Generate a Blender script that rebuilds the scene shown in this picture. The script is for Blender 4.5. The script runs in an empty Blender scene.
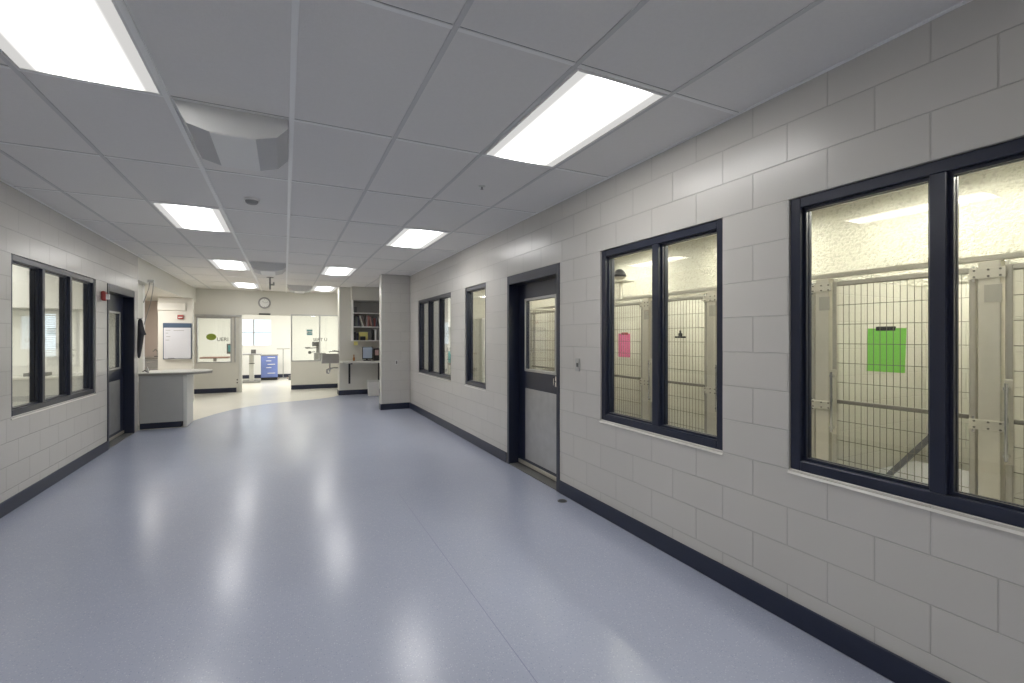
import bpy, bmesh, math, random
from mathutils import Vector, Matrix
random.seed(7)
S = bpy.context.scene
C = S.collection
PI = math.pi

# ------------------------------------------------------------------ layout
CAM_H, YAW, FPX, CYPX = 1.5012, 0.453, 466.96, 337.42
XR, XL, HC = 2.392, -2.126, 2.81        # corridor faces, ceiling height
WT = 0.11                               # wall thickness
GX, GY, TX, TY = 0.0378, 1.878, 0.6096, 1.2192   # ceiling grid
YFAR, YBACK, YREAR = 14.85, 19.6, -3.6

# ------------------------------------------------------------------ materials
def newmat(name):
    m = bpy.data.materials.new(name); m.use_nodes = True
    nt = m.node_tree
    return m, nt, nt.nodes, nt.links, nt.nodes['Principled BSDF']

def plain(name, col, rough=0.5, metal=0.0, spec=0.5, vary=0.06, scale=18.0, bump=0.0, bscale=120.0):
    m, nt, N, L, b = newmat(name)
    tc = N.new('ShaderNodeTexCoord')
    no = N.new('ShaderNodeTexNoise'); no.inputs['Scale'].default_value = scale; no.inputs['Detail'].default_value = 3
    L.new(tc.outputs['Object'], no.inputs['Vector'])
    mx = N.new('ShaderNodeMix'); mx.data_type = 'RGBA'
    mx.inputs[6].default_value = (*[c*(1-vary) for c in col], 1)
    mx.inputs[7].default_value = (*[min(1, c*(1+vary)) for c in col], 1)
    L.new(no.outputs['Fac'], mx.inputs[0]); L.new(mx.outputs[2], b.inputs['Base Color'])
    b.inputs['Roughness'].default_value = rough; b.inputs['Metallic'].default_value = metal
    b.inputs['Specular IOR Level'].default_value = spec
    if bump:
        n2 = N.new('ShaderNodeTexNoise'); n2.inputs['Scale'].default_value = bscale; n2.inputs['Detail'].default_value = 2
        L.new(tc.outputs['Object'], n2.inputs['Vector'])
        bp = N.new('ShaderNodeBump'); bp.inputs['Strength'].default_value = bump; bp.inputs['Distance'].default_value = 0.004
        L.new(n2.outputs['Fac'], bp.inputs['Height']); L.new(bp.outputs['Normal'], b.inputs['Normal'])
    return m

def block_mat(name, col, axis='Y', rough=0.27, stucco=False):
    m, nt, N, L, b = newmat(name)
    tc = N.new('ShaderNodeTexCoord'); sep = N.new('ShaderNodeSeparateXYZ'); L.new(tc.outputs['Object'], sep.inputs[0])
    sub = N.new('ShaderNodeMath'); sub.operation = 'SUBTRACT'; sub.inputs[1].default_value = 0.162
    L.new(sep.outputs[axis], sub.inputs[0])
    add = N.new('ShaderNodeMath'); add.operation = 'ADD'; add.inputs[1].default_value = 0.007
    L.new(sep.outputs['Z'], add.inputs[0])
    cmb = N.new('ShaderNodeCombineXYZ'); L.new(sub.outputs[0], cmb.inputs['X']); L.new(add.outputs[0], cmb.inputs['Y'])
    br = N.new('ShaderNodeTexBrick'); L.new(cmb.outputs[0], br.inputs['Vector'])
    br.offset = 0.5; br.offset_frequency = 2; br.squash = 1.0
    br.inputs['Scale'].default_value = 1.0
    br.inputs['Brick Width'].default_value = 0.4064; br.inputs['Row Height'].default_value = 0.2032
    br.inputs['Mortar Size'].default_value = 0.0035; br.inputs['Mortar Smooth'].default_value = 0.65
    br.inputs['Bias'].default_value = 0.0
    br.inputs['Color1'].default_value = (*col, 1)
    br.inputs['Color2'].default_value = (*[c*0.975 for c in col], 1)
    br.inputs['Mortar'].default_value = (*[c*0.86 for c in col], 1)
    L.new(br.outputs['Color'], b.inputs['Base Color'])
    b.inputs['Roughness'].default_value = rough
    no = N.new('ShaderNodeTexNoise'); no.inputs['Scale'].default_value = 55; no.inputs['Detail'].default_value = 4
    L.new(tc.outputs['Object'], no.inputs['Vector'])
    bp1 = N.new('ShaderNodeBump'); bp1.inputs['Strength'].default_value = 0.11; bp1.inputs['Distance'].default_value = 0.004
    L.new(no.outputs['Fac'], bp1.inputs['Height'])
    bp2 = N.new('ShaderNodeBump'); bp2.invert = True; bp2.inputs['Strength'].default_value = 0.75; bp2.inputs['Distance'].default_value = 0.005
    L.new(br.outputs['Fac'], bp2.inputs['Height']); L.new(bp1.outputs['Normal'], bp2.inputs['Normal'])
    L.new(bp2.outputs['Normal'], b.inputs['Normal'])
    return m

def stucco_mat(name, col):
    m, nt, N, L, b = newmat(name)
    tc = N.new('ShaderNodeTexCoord')
    vo = N.new('ShaderNodeTexNoise'); vo.inputs['Scale'].default_value = 42; vo.inputs['Detail'].default_value = 3
    L.new(tc.outputs['Object'], vo.inputs['Vector'])
    rp = N.new('ShaderNodeValToRGB'); rp.color_ramp.elements[0].position = 0.40; rp.color_ramp.elements[1].position = 0.62
    L.new(vo.outputs['Fac'], rp.inputs['Fac'])
    bp = N.new('ShaderNodeBump'); bp.inputs['Strength'].default_value = 0.45; bp.inputs['Distance'].default_value = 0.010
    L.new(rp.outputs['Color'], bp.inputs['Height']); L.new(bp.outputs['Normal'], b.inputs['Normal'])
    r2 = N.new('ShaderNodeValToRGB'); r2.color_ramp.elements[0].position = 0.36; r2.color_ramp.elements[1].position = 0.46  # crevice shade put into the colour: low spots darker
    r2.color_ramp.elements[0].color = (*[c*0.78 for c in col], 1); r2.color_ramp.elements[1].color = (*col, 1)
    L.new(vo.outputs['Fac'], r2.inputs['Fac']); L.new(r2.outputs['Color'], b.inputs['Base Color']); b.inputs['Roughness'].default_value = 0.6
    return m

def floor_mat(name, col, speck, rough=0.2):
    m, nt, N, L, b = newmat(name)
    tc = N.new('ShaderNodeTexCoord')
    v = N.new('ShaderNodeTexVoronoi'); v.inputs['Scale'].default_value = 95; v.feature = 'F1'
    L.new(tc.outputs['Object'], v.inputs['Vector'])
    rp = N.new('ShaderNodeValToRGB')
    rp.color_ramp.elements[0].position = 0.18; rp.color_ramp.elements[0].color = (1, 1, 1, 1)
    rp.color_ramp.elements[1].position = 0.34; rp.color_ramp.elements[1].color = (0, 0, 0, 1)
    L.new(v.outputs['Distance'], rp.inputs['Fac'])
    no = N.new('ShaderNodeTexNoise'); no.inputs['Scale'].default_value = 1.3; no.inputs['Detail'].default_value = 4
    L.new(tc.outputs['Object'], no.inputs['Vector'])
    cm = N.new('ShaderNodeMix'); cm.data_type = 'RGBA'
    cm.inputs[6].default_value = (*[c*0.95 for c in col], 1); cm.inputs[7].default_value = (*[c*1.05 for c in col], 1)
    L.new(no.outputs['Fac'], cm.inputs[0])
    hs = N.new('ShaderNodeMix'); hs.data_type = 'RGBA'      # each chip takes its own tone
    hs.inputs[6].default_value = (*speck[0], 1); hs.inputs[7].default_value = (*speck[1], 1)
    sx = N.new('ShaderNodeSeparateColor'); L.new(v.outputs['Color'], sx.inputs[0]); L.new(sx.outputs[0], hs.inputs[0])
    mf = N.new('ShaderNodeMath'); mf.operation = 'MULTIPLY'; mf.inputs[1].default_value = 0.8
    L.new(rp.outputs['Color'], mf.inputs[0])
    fm = N.new('ShaderNodeMix'); fm.data_type = 'RGBA'
    L.new(mf.outputs[0], fm.inputs[0]); L.new(cm.outputs[2], fm.inputs[6]); L.new(hs.outputs[2], fm.inputs[7])
    L.new(fm.outputs[2], b.inputs['Base Color'])
    b.inputs['Roughness'].default_value = rough; b.inputs['Specular IOR Level'].default_value = 0.42
    n2 = N.new('ShaderNodeTexNoise'); n2.inputs['Scale'].default_value = 7; n2.inputs['Detail'].default_value = 2
    L.new(tc.outputs['Object'], n2.inputs['Vector'])
    bp = N.new('ShaderNodeBump'); bp.inputs['Strength'].default_value = 0.05; bp.inputs['Distance'].default_value = 0.01
    L.new(n2.outputs['Fac'], bp.inputs['Height']); L.new(bp.outputs['Normal'], b.inputs['Normal'])
    return m

def glass_mat(name, tint=(0.96, 0.97, 0.96), f0=0.045):
    m = bpy.data.materials.new(name); m.use_nodes = True
    nt = m.node_tree; N = nt.nodes; L = nt.links; N.clear()
    out = N.new('ShaderNodeOutputMaterial'); mix = N.new('ShaderNodeMixShader')
    tr = N.new('ShaderNodeBsdfTransparent'); tr.inputs[0].default_value = (*tint, 1)
    gl = N.new('ShaderNodeBsdfGlossy'); gl.inputs['Roughness'].default_value = 0.0
    lw = N.new('ShaderNodeLayerWeight'); lw.inputs['Blend'].default_value = 0.5
    pw = N.new('ShaderNodeMath'); pw.operation = 'POWER'; pw.inputs[1].default_value = 5.0
    mm = N.new('ShaderNodeMath'); mm.operation = 'MULTIPLY_ADD'; mm.inputs[1].default_value = 1-f0; mm.inputs[2].default_value = f0
    L.new(lw.outputs['Facing'], pw.inputs[0]); L.new(pw.outputs[0], mm.inputs[0]); L.new(mm.outputs[0], mix.inputs[0])
    L.new(tr.outputs[0], mix.inputs[1]); L.new(gl.outputs[0], mix.inputs[2]); L.new(mix.outputs[0], out.inputs[0])
    return m

def lens_mat(name, strength, half, edge=0.10, col=(1.0, 0.985, 0.96)):
    # acrylic lamp lens: strongest over the tubes that run along its middle
    m = bpy.data.materials.new(name); m.use_nodes = True
    nt = m.node_tree; N = nt.nodes; L = nt.links; N.clear()
    out = N.new('ShaderNodeOutputMaterial'); em = N.new('ShaderNodeEmission'); em.inputs[0].default_value = (*col, 1)
    tc = N.new('ShaderNodeTexCoord'); sep = N.new('ShaderNodeSeparateXYZ'); L.new(tc.outputs['Object'], sep.inputs[0])
    ab = N.new('ShaderNodeMath'); ab.operation = 'ABSOLUTE'; L.new(sep.outputs['X'], ab.inputs[0])
    def op(kind, a, v=None, b=None):
        n = N.new('ShaderNodeMath'); n.operation = kind; L.new(a, n.inputs[0])
        if v is not None: n.inputs[1].default_value = v
        if b is not None: L.new(b, n.inputs[1])
        return n.outputs[0]
    u = op('MULTIPLY', ab.outputs[0], 1/half); u2 = op('MULTIPLY', u, None, u)
    f = op('POWER', op('MAXIMUM', op('MULTIPLY_ADD', u2, -1.0), 0.0), 3.0)
    f.node.inputs[0].links[0].from_node.inputs[0].links[0].from_node.inputs[2].default_value = 1.0
    L.new(op('MULTIPLY', op('MAXIMUM', f, edge), strength), em.inputs[1]); L.new(em.outputs[0], out.inputs[0])
    return m

LAMP = 13.5
M = {}
WALLC = (0.63, 0.61, 0.57)
M['block_y'] = block_mat('painted_block', WALLC, 'Y')
M['block_x'] = block_mat('painted_block_cross', WALLC, 'X')
M['wall'] = plain('painted_plaster', (0.66, 0.65, 0.59), 0.5, vary=0.02, scale=3)
M['wall_bright'] = plain('white_plaster', (0.80, 0.80, 0.76), 0.55, vary=0.02, scale=3)
M['wall_pink'] = plain('pinkish_plaster', (0.62, 0.53, 0.47), 0.55, vary=0.02, scale=3)
M['kennel_block'] = block_mat('cream_block', (0.54, 0.525, 0.45), 'X', 0.4)
M['kennel_block_y'] = block_mat('cream_block_back', (0.54, 0.525, 0.45), 'Y', 0.4)
M['stucco'] = stucco_mat('cream_stucco', (0.37, 0.358, 0.295))
M['tile'] = plain('ceiling_tile', (0.80, 0.785, 0.76), 0.9, vary=0.03, scale=60, bump=0.25, bscale=160)
M['tee'] = plain('ceiling_tee', (0.90, 0.90, 0.88), 0.35, vary=0.01)
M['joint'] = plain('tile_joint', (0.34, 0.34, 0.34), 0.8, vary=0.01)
M['floor'] = floor_mat('blue_vinyl', (0.405, 0.437, 0.55), ((0.27, 0.31, 0.45), (0.62, 0.64, 0.70)), 0.225)
M['floor_cream'] = floor_mat('cream_vinyl', (0.72, 0.71, 0.64), ((0.60, 0.60, 0.55), (0.8, 0.8, 0.74)), 0.25)
M['navy'] = plain('navy_paint', (0.014, 0.019, 0.040), 0.28, spec=0.6, vary=0.04)
M['base'] = plain('navy_rubber', (0.016, 0.022, 0.048), 0.38, vary=0.06)
M['gasket'] = plain('dark_gasket', (0.02, 0.02, 0.024), 0.5)
M['steel'] = plain('galvanised_steel', (0.48, 0.46, 0.40), 0.38, metal=0.75, vary=0.08, scale=9)
M['zinc'] = plain('zinc_plate', (0.66, 0.63, 0.54), 0.35, metal=0.7, vary=0.06)
M['wire'] = plain('steel_wire', (0.20, 0.19, 0.16), 0.42, metal=0.7)
M['chrome'] = plain('chrome', (0.72, 0.72, 0.72), 0.16, metal=1.0, vary=0.02)
M['kick'] = plain('brushed_steel', (0.50, 0.50, 0.49), 0.42, metal=0.85, vary=0.16, scale=8)
M['sill'] = plain('painted_sill', (0.66, 0.645, 0.60), 0.4, vary=0.02)
M['glass'] = glass_mat('clear_glass')
M['laminate'] = plain('grey_laminate', (0.47, 0.47, 0.45), 0.42, vary=0.03)
M['counter'] = plain('pale_countertop', (0.66, 0.655, 0.60), 0.35, vary=0.04, scale=60)
M['counter_edge'] = plain('grey_edge_band', (0.30, 0.29, 0.26), 0.4)
M['white'] = plain('white_enamel', (0.78, 0.78, 0.76), 0.4, vary=0.02)
M['offwhite'] = plain('offwhite_plastic', (0.66, 0.66, 0.62), 0.45, vary=0.02)
M['black'] = plain('black_plastic', (0.018, 0.018, 0.020), 0.4)
M['charcoal'] = plain('charcoal_cloth', (0.05, 0.048, 0.055), 0.85, bump=0.3)
M['darkgrey'] = plain('dark_grey', (0.13, 0.13, 0.13), 0.5)
M['midgrey'] = plain('mid_grey', (0.32, 0.32, 0.31), 0.5)
M['red'] = plain('red_enamel', (0.32, 0.035, 0.03), 0.4)
def paper_mat(name, col):
    m = plain(name, col, 0.7, vary=0.02); N = m.node_tree.nodes; L = m.node_tree.links
    tl = N.new('ShaderNodeBsdfTranslucent'); tl.inputs[0].default_value = (*col, 1)
    mx = N.new('ShaderNodeMixShader'); mx.inputs[0].default_value = 0.25
    L.new(N['Principled BSDF'].outputs[0], mx.inputs[1]); L.new(tl.outputs[0], mx.inputs[2])
    L.new(mx.outputs[0], N['Material Output'].inputs[0])
    return m
M['green_sheet'] = paper_mat('green_paper', (0.33, 0.76, 0.15))
M['pink_sheet'] = paper_mat('pink_paper', (0.90, 0.22, 0.45))
M['blue_cart'] = plain('blue_enamel', (0.17, 0.23, 0.52), 0.4)
M['board_blue'] = plain('slate_blue', (0.05, 0.085, 0.145), 0.5)
M['board'] = plain('white_board', (0.60, 0.61, 0.65), 0.3, vary=0.04, scale=3)
M['oval'] = plain('olive_green', (0.24, 0.32, 0.04), 0.5)
M['teal'] = plain('teal_print', (0.10, 0.30, 0.32), 0.5)
M['tealbottle'] = plain('teal_plastic', (0.05, 0.40, 0.42), 0.3)
M['letters'] = plain('grey_vinyl_letters', (0.16, 0.165, 0.14), 0.5)
M['yellow'] = plain('yellow_paper', (0.72, 0.66, 0.22), 0.7)
M['amber'] = plain('amber_plastic', (0.32, 0.14, 0.03), 0.3)
M['brown'] = plain('brown_vinyl', (0.25, 0.13, 0.09), 0.5)
M['screen'] = plain('pale_screen', (0.42, 0.50, 0.62), 0.25)
M['photo'] = plain('pink_print', (0.55, 0.36, 0.33), 0.4)
M['blind'] = plain('white_blind', (0.72, 0.75, 0.78), 0.5)
M['scrub'] = plain('scrub_sink_steel', (0.42, 0.40, 0.37), 0.35, metal=0.6, vary=0.05)
M['paper'] = plain('white_paper', (0.80, 0.80, 0.78), 0.7, vary=0.01)
M['lens'] = lens_mat('lamp_lens', LAMP, 0.275, 0.04)
M['strip'] = lens_mat('strip_lens', 60.0, 0.12, 0.6, (1.0, 0.97, 0.86))

# ------------------------------------------------------------------ mesh helpers
class MB:
    def __init__(s): s.bm = bmesh.new()
    def box(s, x0, x1, y0, y1, z0, z1, bev=0.0, seg=1):
        r = bmesh.ops.create_cube(s.bm, size=1.0); v = r['verts']
        for q in v:
            q.co = Vector((x0 if q.co.x < 0 else x1, y0 if q.co.y < 0 else y1, z0 if q.co.z < 0 else z1))
        if bev:
            e = list({e for q in v for e in q.link_edges})
            bmesh.ops.bevel(s.bm, geom=e, offset=bev, segments=seg, affect='EDGES', profile=0.5)
        return s
    def cyl(s, p, q, r, n=14, r2=None):
        p, q = Vector(p), Vector(q); d = q-p
        rot = d.to_track_quat('Z', 'Y').to_matrix().to_4x4()
        bmesh.ops.create_cone(s.bm, cap_ends=True, segments=n, radius1=r, radius2=r if r2 is None else r2, depth=d.length,
                              matrix=Matrix.Translation((p+q)/2) @ rot)
        return s
    def bar(s, p, q, w, h):
        p, q = Vector(p), Vector(q); d = q-p
        rot = d.to_track_quat('Z', 'Y').to_matrix().to_4x4()
        bmesh.ops.create_cube(s.bm, size=1.0, matrix=Matrix.Translation((p+q)/2) @ rot @ Matrix.Diagonal((w, h, d.length, 1)))
        return s
    def tube(s, pts, r, n=10):
        for a, b in zip(pts, pts[1:]): s.cyl(a, b, r, n)
        for a in pts[1:-1]:
            bmesh.ops.create_icosphere(s.bm, subdivisions=1, radius=r*1.02, matrix=Matrix.Translation(a))
        return s
    def lathe(s, prof, c, n=32, axis='Z'):
        rings = []
        for r, h in prof:
            ring = []
            for k in range(n):
                a = 2*PI*k/n; u, w = r*math.cos(a), r*math.sin(a)
                co = (u, w, h) if axis == 'Z' else ((h, u, w) if axis == 'X' else (u, h, w))
                ring.append(s.bm.verts.new(Vector(co)+Vector(c)))
            rings.append(ring)
        for a, b in zip(rings, rings[1:]):
            for k in range(n):
                s.bm.faces.new((a[k], a[(k+1) % n], b[(k+1) % n], b[k]))
        s.bm.faces.new(rings[0][::-1]); s.bm.faces.new(rings[-1])
        return s
    def prism(s, poly, z0, z1, fn=None):
        fn = fn or (lambda a, b, h: (a, b, h))
        lo = [s.bm.verts.new(fn(a, b, z0)) for a, b in poly]; hi = [s.bm.verts.new(fn(a, b, z1)) for a, b in poly]
        n = len(poly)
        s.bm.faces.new(lo[::-1]); s.bm.faces.new(hi)
        for k in range(n): s.bm.faces.new((lo[k], lo[(k+1) % n], hi[(k+1) % n], hi[k]))
        return s
    def build(s, name, mat, parent=None, loc=None, smooth=False, world=True):
        """world: vertices are written in world coordinates; made local to the parent (or to loc)."""
        bmesh.ops.recalc_face_normals(s.bm, faces=s.bm.faces)
        off = Vector((0, 0, 0))
        if world:
            if parent is not None:
                p = parent
                while p: off += p.location; p = p.parent
            if loc is not None: off += Vector(loc)
            bmesh.ops.translate(s.bm, verts=s.bm.verts, vec=-off)
        me = bpy.data.meshes.new(name); s.bm.to_mesh(me); s.bm.free()
        me.materials.append(mat)
        if smooth:
            for p in me.polygons: p.use_smooth = True
        o = bpy.data.objects.new(name, me); C.objects.link(o)
        if parent is not None: o.parent = parent
        if loc is not None: o.location = loc
        return o

def tag(o, label=None, cat=None, group=None, kind=None):
    if label: o['label'] = label
    if cat: o['category'] = cat
    if group: o['group'] = group
    if kind: o['kind'] = kind
    return o
def thing(name, loc, label, cat, group=None, kind=None):
    o = bpy.data.objects.new(name, None); C.objects.link(o); o.location = loc; o.empty_display_size = 0.1
    return tag(o, label, cat, group, kind)
def copy_tree(o, loc, label, group=None):
    r = o.copy(); C.objects.link(r); r.location = loc; r['label'] = label
    if group: r['group'] = group
    for ch in list(o.children):
        c = ch.copy(); C.objects.link(c); c.parent = r
        for g in ch.children:
            d = g.copy(); C.objects.link(d); d.parent = c
    return r
def struct(mb, name, mat, label=None, cat=None):
    o = mb.build(name, mat); return tag(o, label, cat, None, 'structure')

def split_wall(mb, axis, t0, t1, a0, a1, z0, z1, holes):
    """solid wall of thickness t0..t1 running a0..a1 with rectangular holes (a0,a1,z0,z1)."""
    cuts = sorted({a0, a1, *[h[0] for h in holes], *[h[1] for h in holes]})
    cuts = [c for c in cuts if a0 <= c <= a1]
    for p, q in zip(cuts, cuts[1:]):
        m = (p+q)/2
        hs = sorted([(h[2], h[3]) for h in holes if h[0] < m < h[1]])
        z = z0
        for lo, hi in hs+[(z1, z1)]:
            if lo > z+1e-5:
                if axis == 'Y': mb.box(t0, t1, p, q, z, lo)
                else: mb.box(p, q, t0, t1, z, lo)
            z = max(z, hi)
    bmesh.ops.remove_doubles(mb.bm, verts=mb.bm.verts, dist=1e-5)
    # drop the inner faces between neighbouring boxes
    seen = {}
    for f in mb.bm.faces:
        seen.setdefault(tuple(sorted(v.index for v in f.verts)), []).append(f)
    mb.bm.verts.index_update()
    seen = {}
    for f in mb.bm.faces:
        seen.setdefault(tuple(sorted(v.index for v in f.verts)), []).append(f)
    dead = [f for fs in seen.values() if len(fs) > 1 for f in fs]
    bmesh.ops.delete(mb.bm, geom=dead, context='FACES_ONLY')
    return mb

# ------------------------------------------------------------------ setting: floor
curve = [(-1.50, 10.05), (-1.23, 10.78), (-0.98, 11.28), (-0.70, 11.65), (-0.30, 11.95), (0.05, 12.10), (0.45, 12.22), (0.85, 12.40), (1.10, 12.60), (1.272, 12.87)]
blue = [(XL-WT, YREAR), (XR+WT, YREAR), (XR+WT, 12.87)] + curve[::-1] + [(-1.5, 9.42), (XL-WT, 9.42)]
struct(MB().prism(blue, -0.05, 0.0), 'floor', M['floor'])
cream = [(XL-WT, 9.42), (-1.5, 9.42)] + curve + [(1.6, 12.87), (1.6, 15.05), (4.2, 15.05), (4.2, YBACK+0.1), (-3.5, YBACK+0.1), (-3.5, 10.2), (XL-WT, 10.2)]
struct(MB().prism(cream, -0.05, 0.0), 'floor_cream', M['floor_cream'])
struct(MB().box(XR+WT, 6.2, YREAR, 7.1, -0.05, 0.0), 'floor_kennel', M['midgrey'])
struct(MB().box(XR+WT, 6.2, 7.1, 12.9, -0.05, 0.0), 'floor_right', M['floor_cream'])
struct(MB().box(-6.6, XL-WT, 3.0, 10.2, -0.05, 0.0), 'floor_left', M['floor_cream'])
# faint vinyl seam running down the corridor
struct(MB().box(0.985, 0.988, -1.0, 4.6, 0.0, 0.0004), 'trim_1', plain('vinyl_seam', (0.20, 0.21, 0.34), 0.4))

# ------------------------------------------------------------------ setting: ceiling with its grid
struct(MB().box(-6.6, 6.2, YREAR-0.2, YBACK+0.2, HC, HC+0.06), 'ceiling', M['tile'])
t = MB(); t2 = MB()
gx = [GX+TX*i for i in range(-3, 4)]
gy = [GY+TY*j for j in range(-4, 11)]
for i, x in enumerate(gx):
    hw = 0.0125
    if i not in (2, 3): t2.box(x-hw, x+hw, YREAR, YFAR, HC-0.005, HC)
    else: t.box(x-hw-0.001, x+hw+0.001, YREAR, YFAR, HC-0.018, HC)
for y in gy:
    for a, b in zip([XL]+gx, gx+[XR]):
        t.box(a+0.0125, b-0.0125, y-0.0125, y+0.0125, HC-0.0045, HC)
t.box(XL, XL+0.02, YREAR, YFAR, HC-0.006, HC); t.box(XR-0.02, XR, YREAR, 9.85, HC-0.006, HC)
struct(t, 'trim_2', M['tee']); struct(t2, 'trim_5', plain('shaded_tee', (0.62, 0.62, 0.61), 0.55, vary=0.01))  # shade of the tile edges put into the darker tee colour
t = MB()                                 # dark joint beside every tee
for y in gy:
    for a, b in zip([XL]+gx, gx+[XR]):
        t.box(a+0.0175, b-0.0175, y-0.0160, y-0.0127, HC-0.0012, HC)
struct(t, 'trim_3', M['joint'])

# ------------------------------------------------------------------ setting: walls
ZS, ZH = 0.806, 2.2282                   # sill and head of every window
W1 = (0.358, 1.578); W2 = (1.991, 3.216); W3 = (5.70, 6.50); W4 = (7.15, 9.178)
D1 = (3.858, 5.035)
LW = (5.523, 7.54); LD = (7.95, 9.20)
holes_r = [(*W1, ZS, ZH), (*W2, ZS, ZH), (*D1, 0, 2.226), (*W3, ZS, ZH), (*W4, ZS, ZH)]
struct(split_wall(MB(), 'Y', XR, XR+WT, YREAR, 12.9, 0, HC, holes_r), 'wall_right', M['block_y'])
holes_l = [(*LW, ZS, ZH), (*LD, 0, 2.226)]
struct(split_wall(MB(), 'Y', XL-WT, XL, YREAR, 9.4, 0, HC, holes_l), 'wall_left', M['block_y'])
struct(MB().box(XL-WT, XR+WT, YREAR-0.2, YREAR, 0, HC), 'wall_back', M['block_x'])
# stub wall ending the corridor on the right, and the wall that carries desk and shelves
struct(MB().box(1.79, XR, 9.85, 10.05, 0, HC, 0.012, 2), 'wall_stub', M['block_x'])
struct(MB().box(1.272, XR, 12.87, 13.25, 0, HC, 0.012, 2), 'wall_nook', M['wall'])
# far wall with two windows and the passage
PW = (-1.06, 0.160)
FW1 = (-2.125, -1.30); FW2 = (0.160, 1.60)
holes_f = [(*FW1, 0.81, 2.05), (PW[0], PW[1], 0, 2.13), (0.160, 1.50, 0.80, 2.17)]
struct(split_wall(MB(), 'X', YFAR, YFAR+0.14, -3.5, 1.62, 0, HC, holes_f), 'wall_far', M['wall'])
struct(MB().box(1.50, 1.62, 13.25, YFAR, 0, HC), 'wall_right_far', M['wall'])
# bay on the left behind the counter
struct(MB().box(-3.32, -3.22, 10.32, YFAR, 0, HC), 'wall_bay', M['wall_pink'])
struct(MB().box(-3.22, -2.6, YFAR-0.06, YFAR, 0, 2.43), 'wall_bay_end', M['wall_pink'])
struct(MB().box(-2.60, -1.93, 13.1, 13.24, 0, 2.43, 0.006), 'wall_whiteboard', M['wall'])
struct(MB().box(-3.22, XL, 10.2, YFAR, 2.43, HC), 'wall_header', M['wall'])
struct(MB().box(XL-WT, XL, 9.4, 10.2, 2.43, HC), 'wall_header_near', M['wall'])
# far room
struct(split_wall(MB(), 'X', YBACK, YBACK+0.12, -3.5, 4.2, 0, HC, [(-1.62, -0.43, 1.18, 2.19), (2.1, 3.0, 1.1, 2.2)]), 'wall_window', M['wall_bright'])
struct(MB().box(-3.6, -3.5, YFAR+0.14, YBACK+0.12, 0, HC), 'wall_far_left', M['wall_bright'])
struct(MB().box(4.2, 4.3, YFAR+0.14, YBACK+0.12, 0, HC), 'wall_far_right', M['wall_bright'])
struct(MB().box(1.62, 4.2, YFAR, YFAR+0.14, 0, HC), 'wall_far_side', M['wall_bright'])
# left room
struct(split_wall(MB(), 'X', 10.2, 10.32, -6.6, XL-WT, 0, HC, [(-3.66, -3.35, 1.15, 1.93)]), 'wall_room_end', M['wall_bright'])
struct(MB().box(XL-WT-0.11, XL-WT, 9.4, 10.2, 0, HC), 'wall_return', M['wall'])
struct(MB().box(-6.7, -6.6, 3.0, 10.32, 0, HC), 'wall_room_left', M['wall_bright'])
struct(MB().box(-6.6, XL-WT, 2.9, 3.0, 0, HC), 'wall_room_near', M['wall_bright'])
# kennel room and treatment room on the right
XG, XKB = 3.6, 4.95
struct(MB().box(XKB, XKB+0.15, YREAR, 7.1, 0, 1.95), 'wall_kennel', M['kennel_block_y'])
struct(MB().box(XKB-0.012, XKB+0.15, YREAR, 7.1, 1.95, HC), 'wall_kennel_upper', M['stucco'])
struct(MB().box(XR+WT, 6.2, 7.0, 7.15, 0, HC), 'wall_kennel_end', M['kennel_block'])
struct(MB().box(XR+WT, XKB+0.15, YREAR-0.2, YREAR, 0, HC), 'wall_kennel_near', M['kennel_block'])
struct(MB().box(XR+WT, 6.2, 9.85, 10.0, 0, HC), 'wall_treatment', M['wall_bright'])
struct(MB().box(6.1, 6.2, 7.15, 9.85, 0, HC), 'wall_treatment_side', M['wall_bright'])

# baseboards
def baseboard(name, segs):
    mb = MB()
    for x0, x1, y0, y1 in segs: mb.box(x0, x1, y0, y1, 0.0, 0.125, 0.004)
    struct(mb, name, M['base'])
bt = 0.012
baseboard('baseboard_right', [(XR-bt, XR, YREAR, D1[0]), (XR-bt, XR, D1[1]+0.02, 9.85-bt)])
baseboard('baseboard_left', [(XL, XL+bt, YREAR, LD[0])])
baseboard('baseboard_stub', [(1.79-bt, XR-bt, 9.85-bt, 9.85), (1.79-bt, 1.79, 9.85, 10.05)])
baseboard('baseboard_nook', [(1.272-bt, XR, 12.87-bt, 12.87), (1.272-bt, 1.272, 12.87, 13.25)])
baseboard('baseboard_far', [(-2.40, -1.19, YFAR-bt, YFAR), (0.165, 1.50, YFAR-bt, YFAR)])
baseboard('baseboard_window', [(-3.5, 4.2, YBACK-bt, YBACK)])

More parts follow.
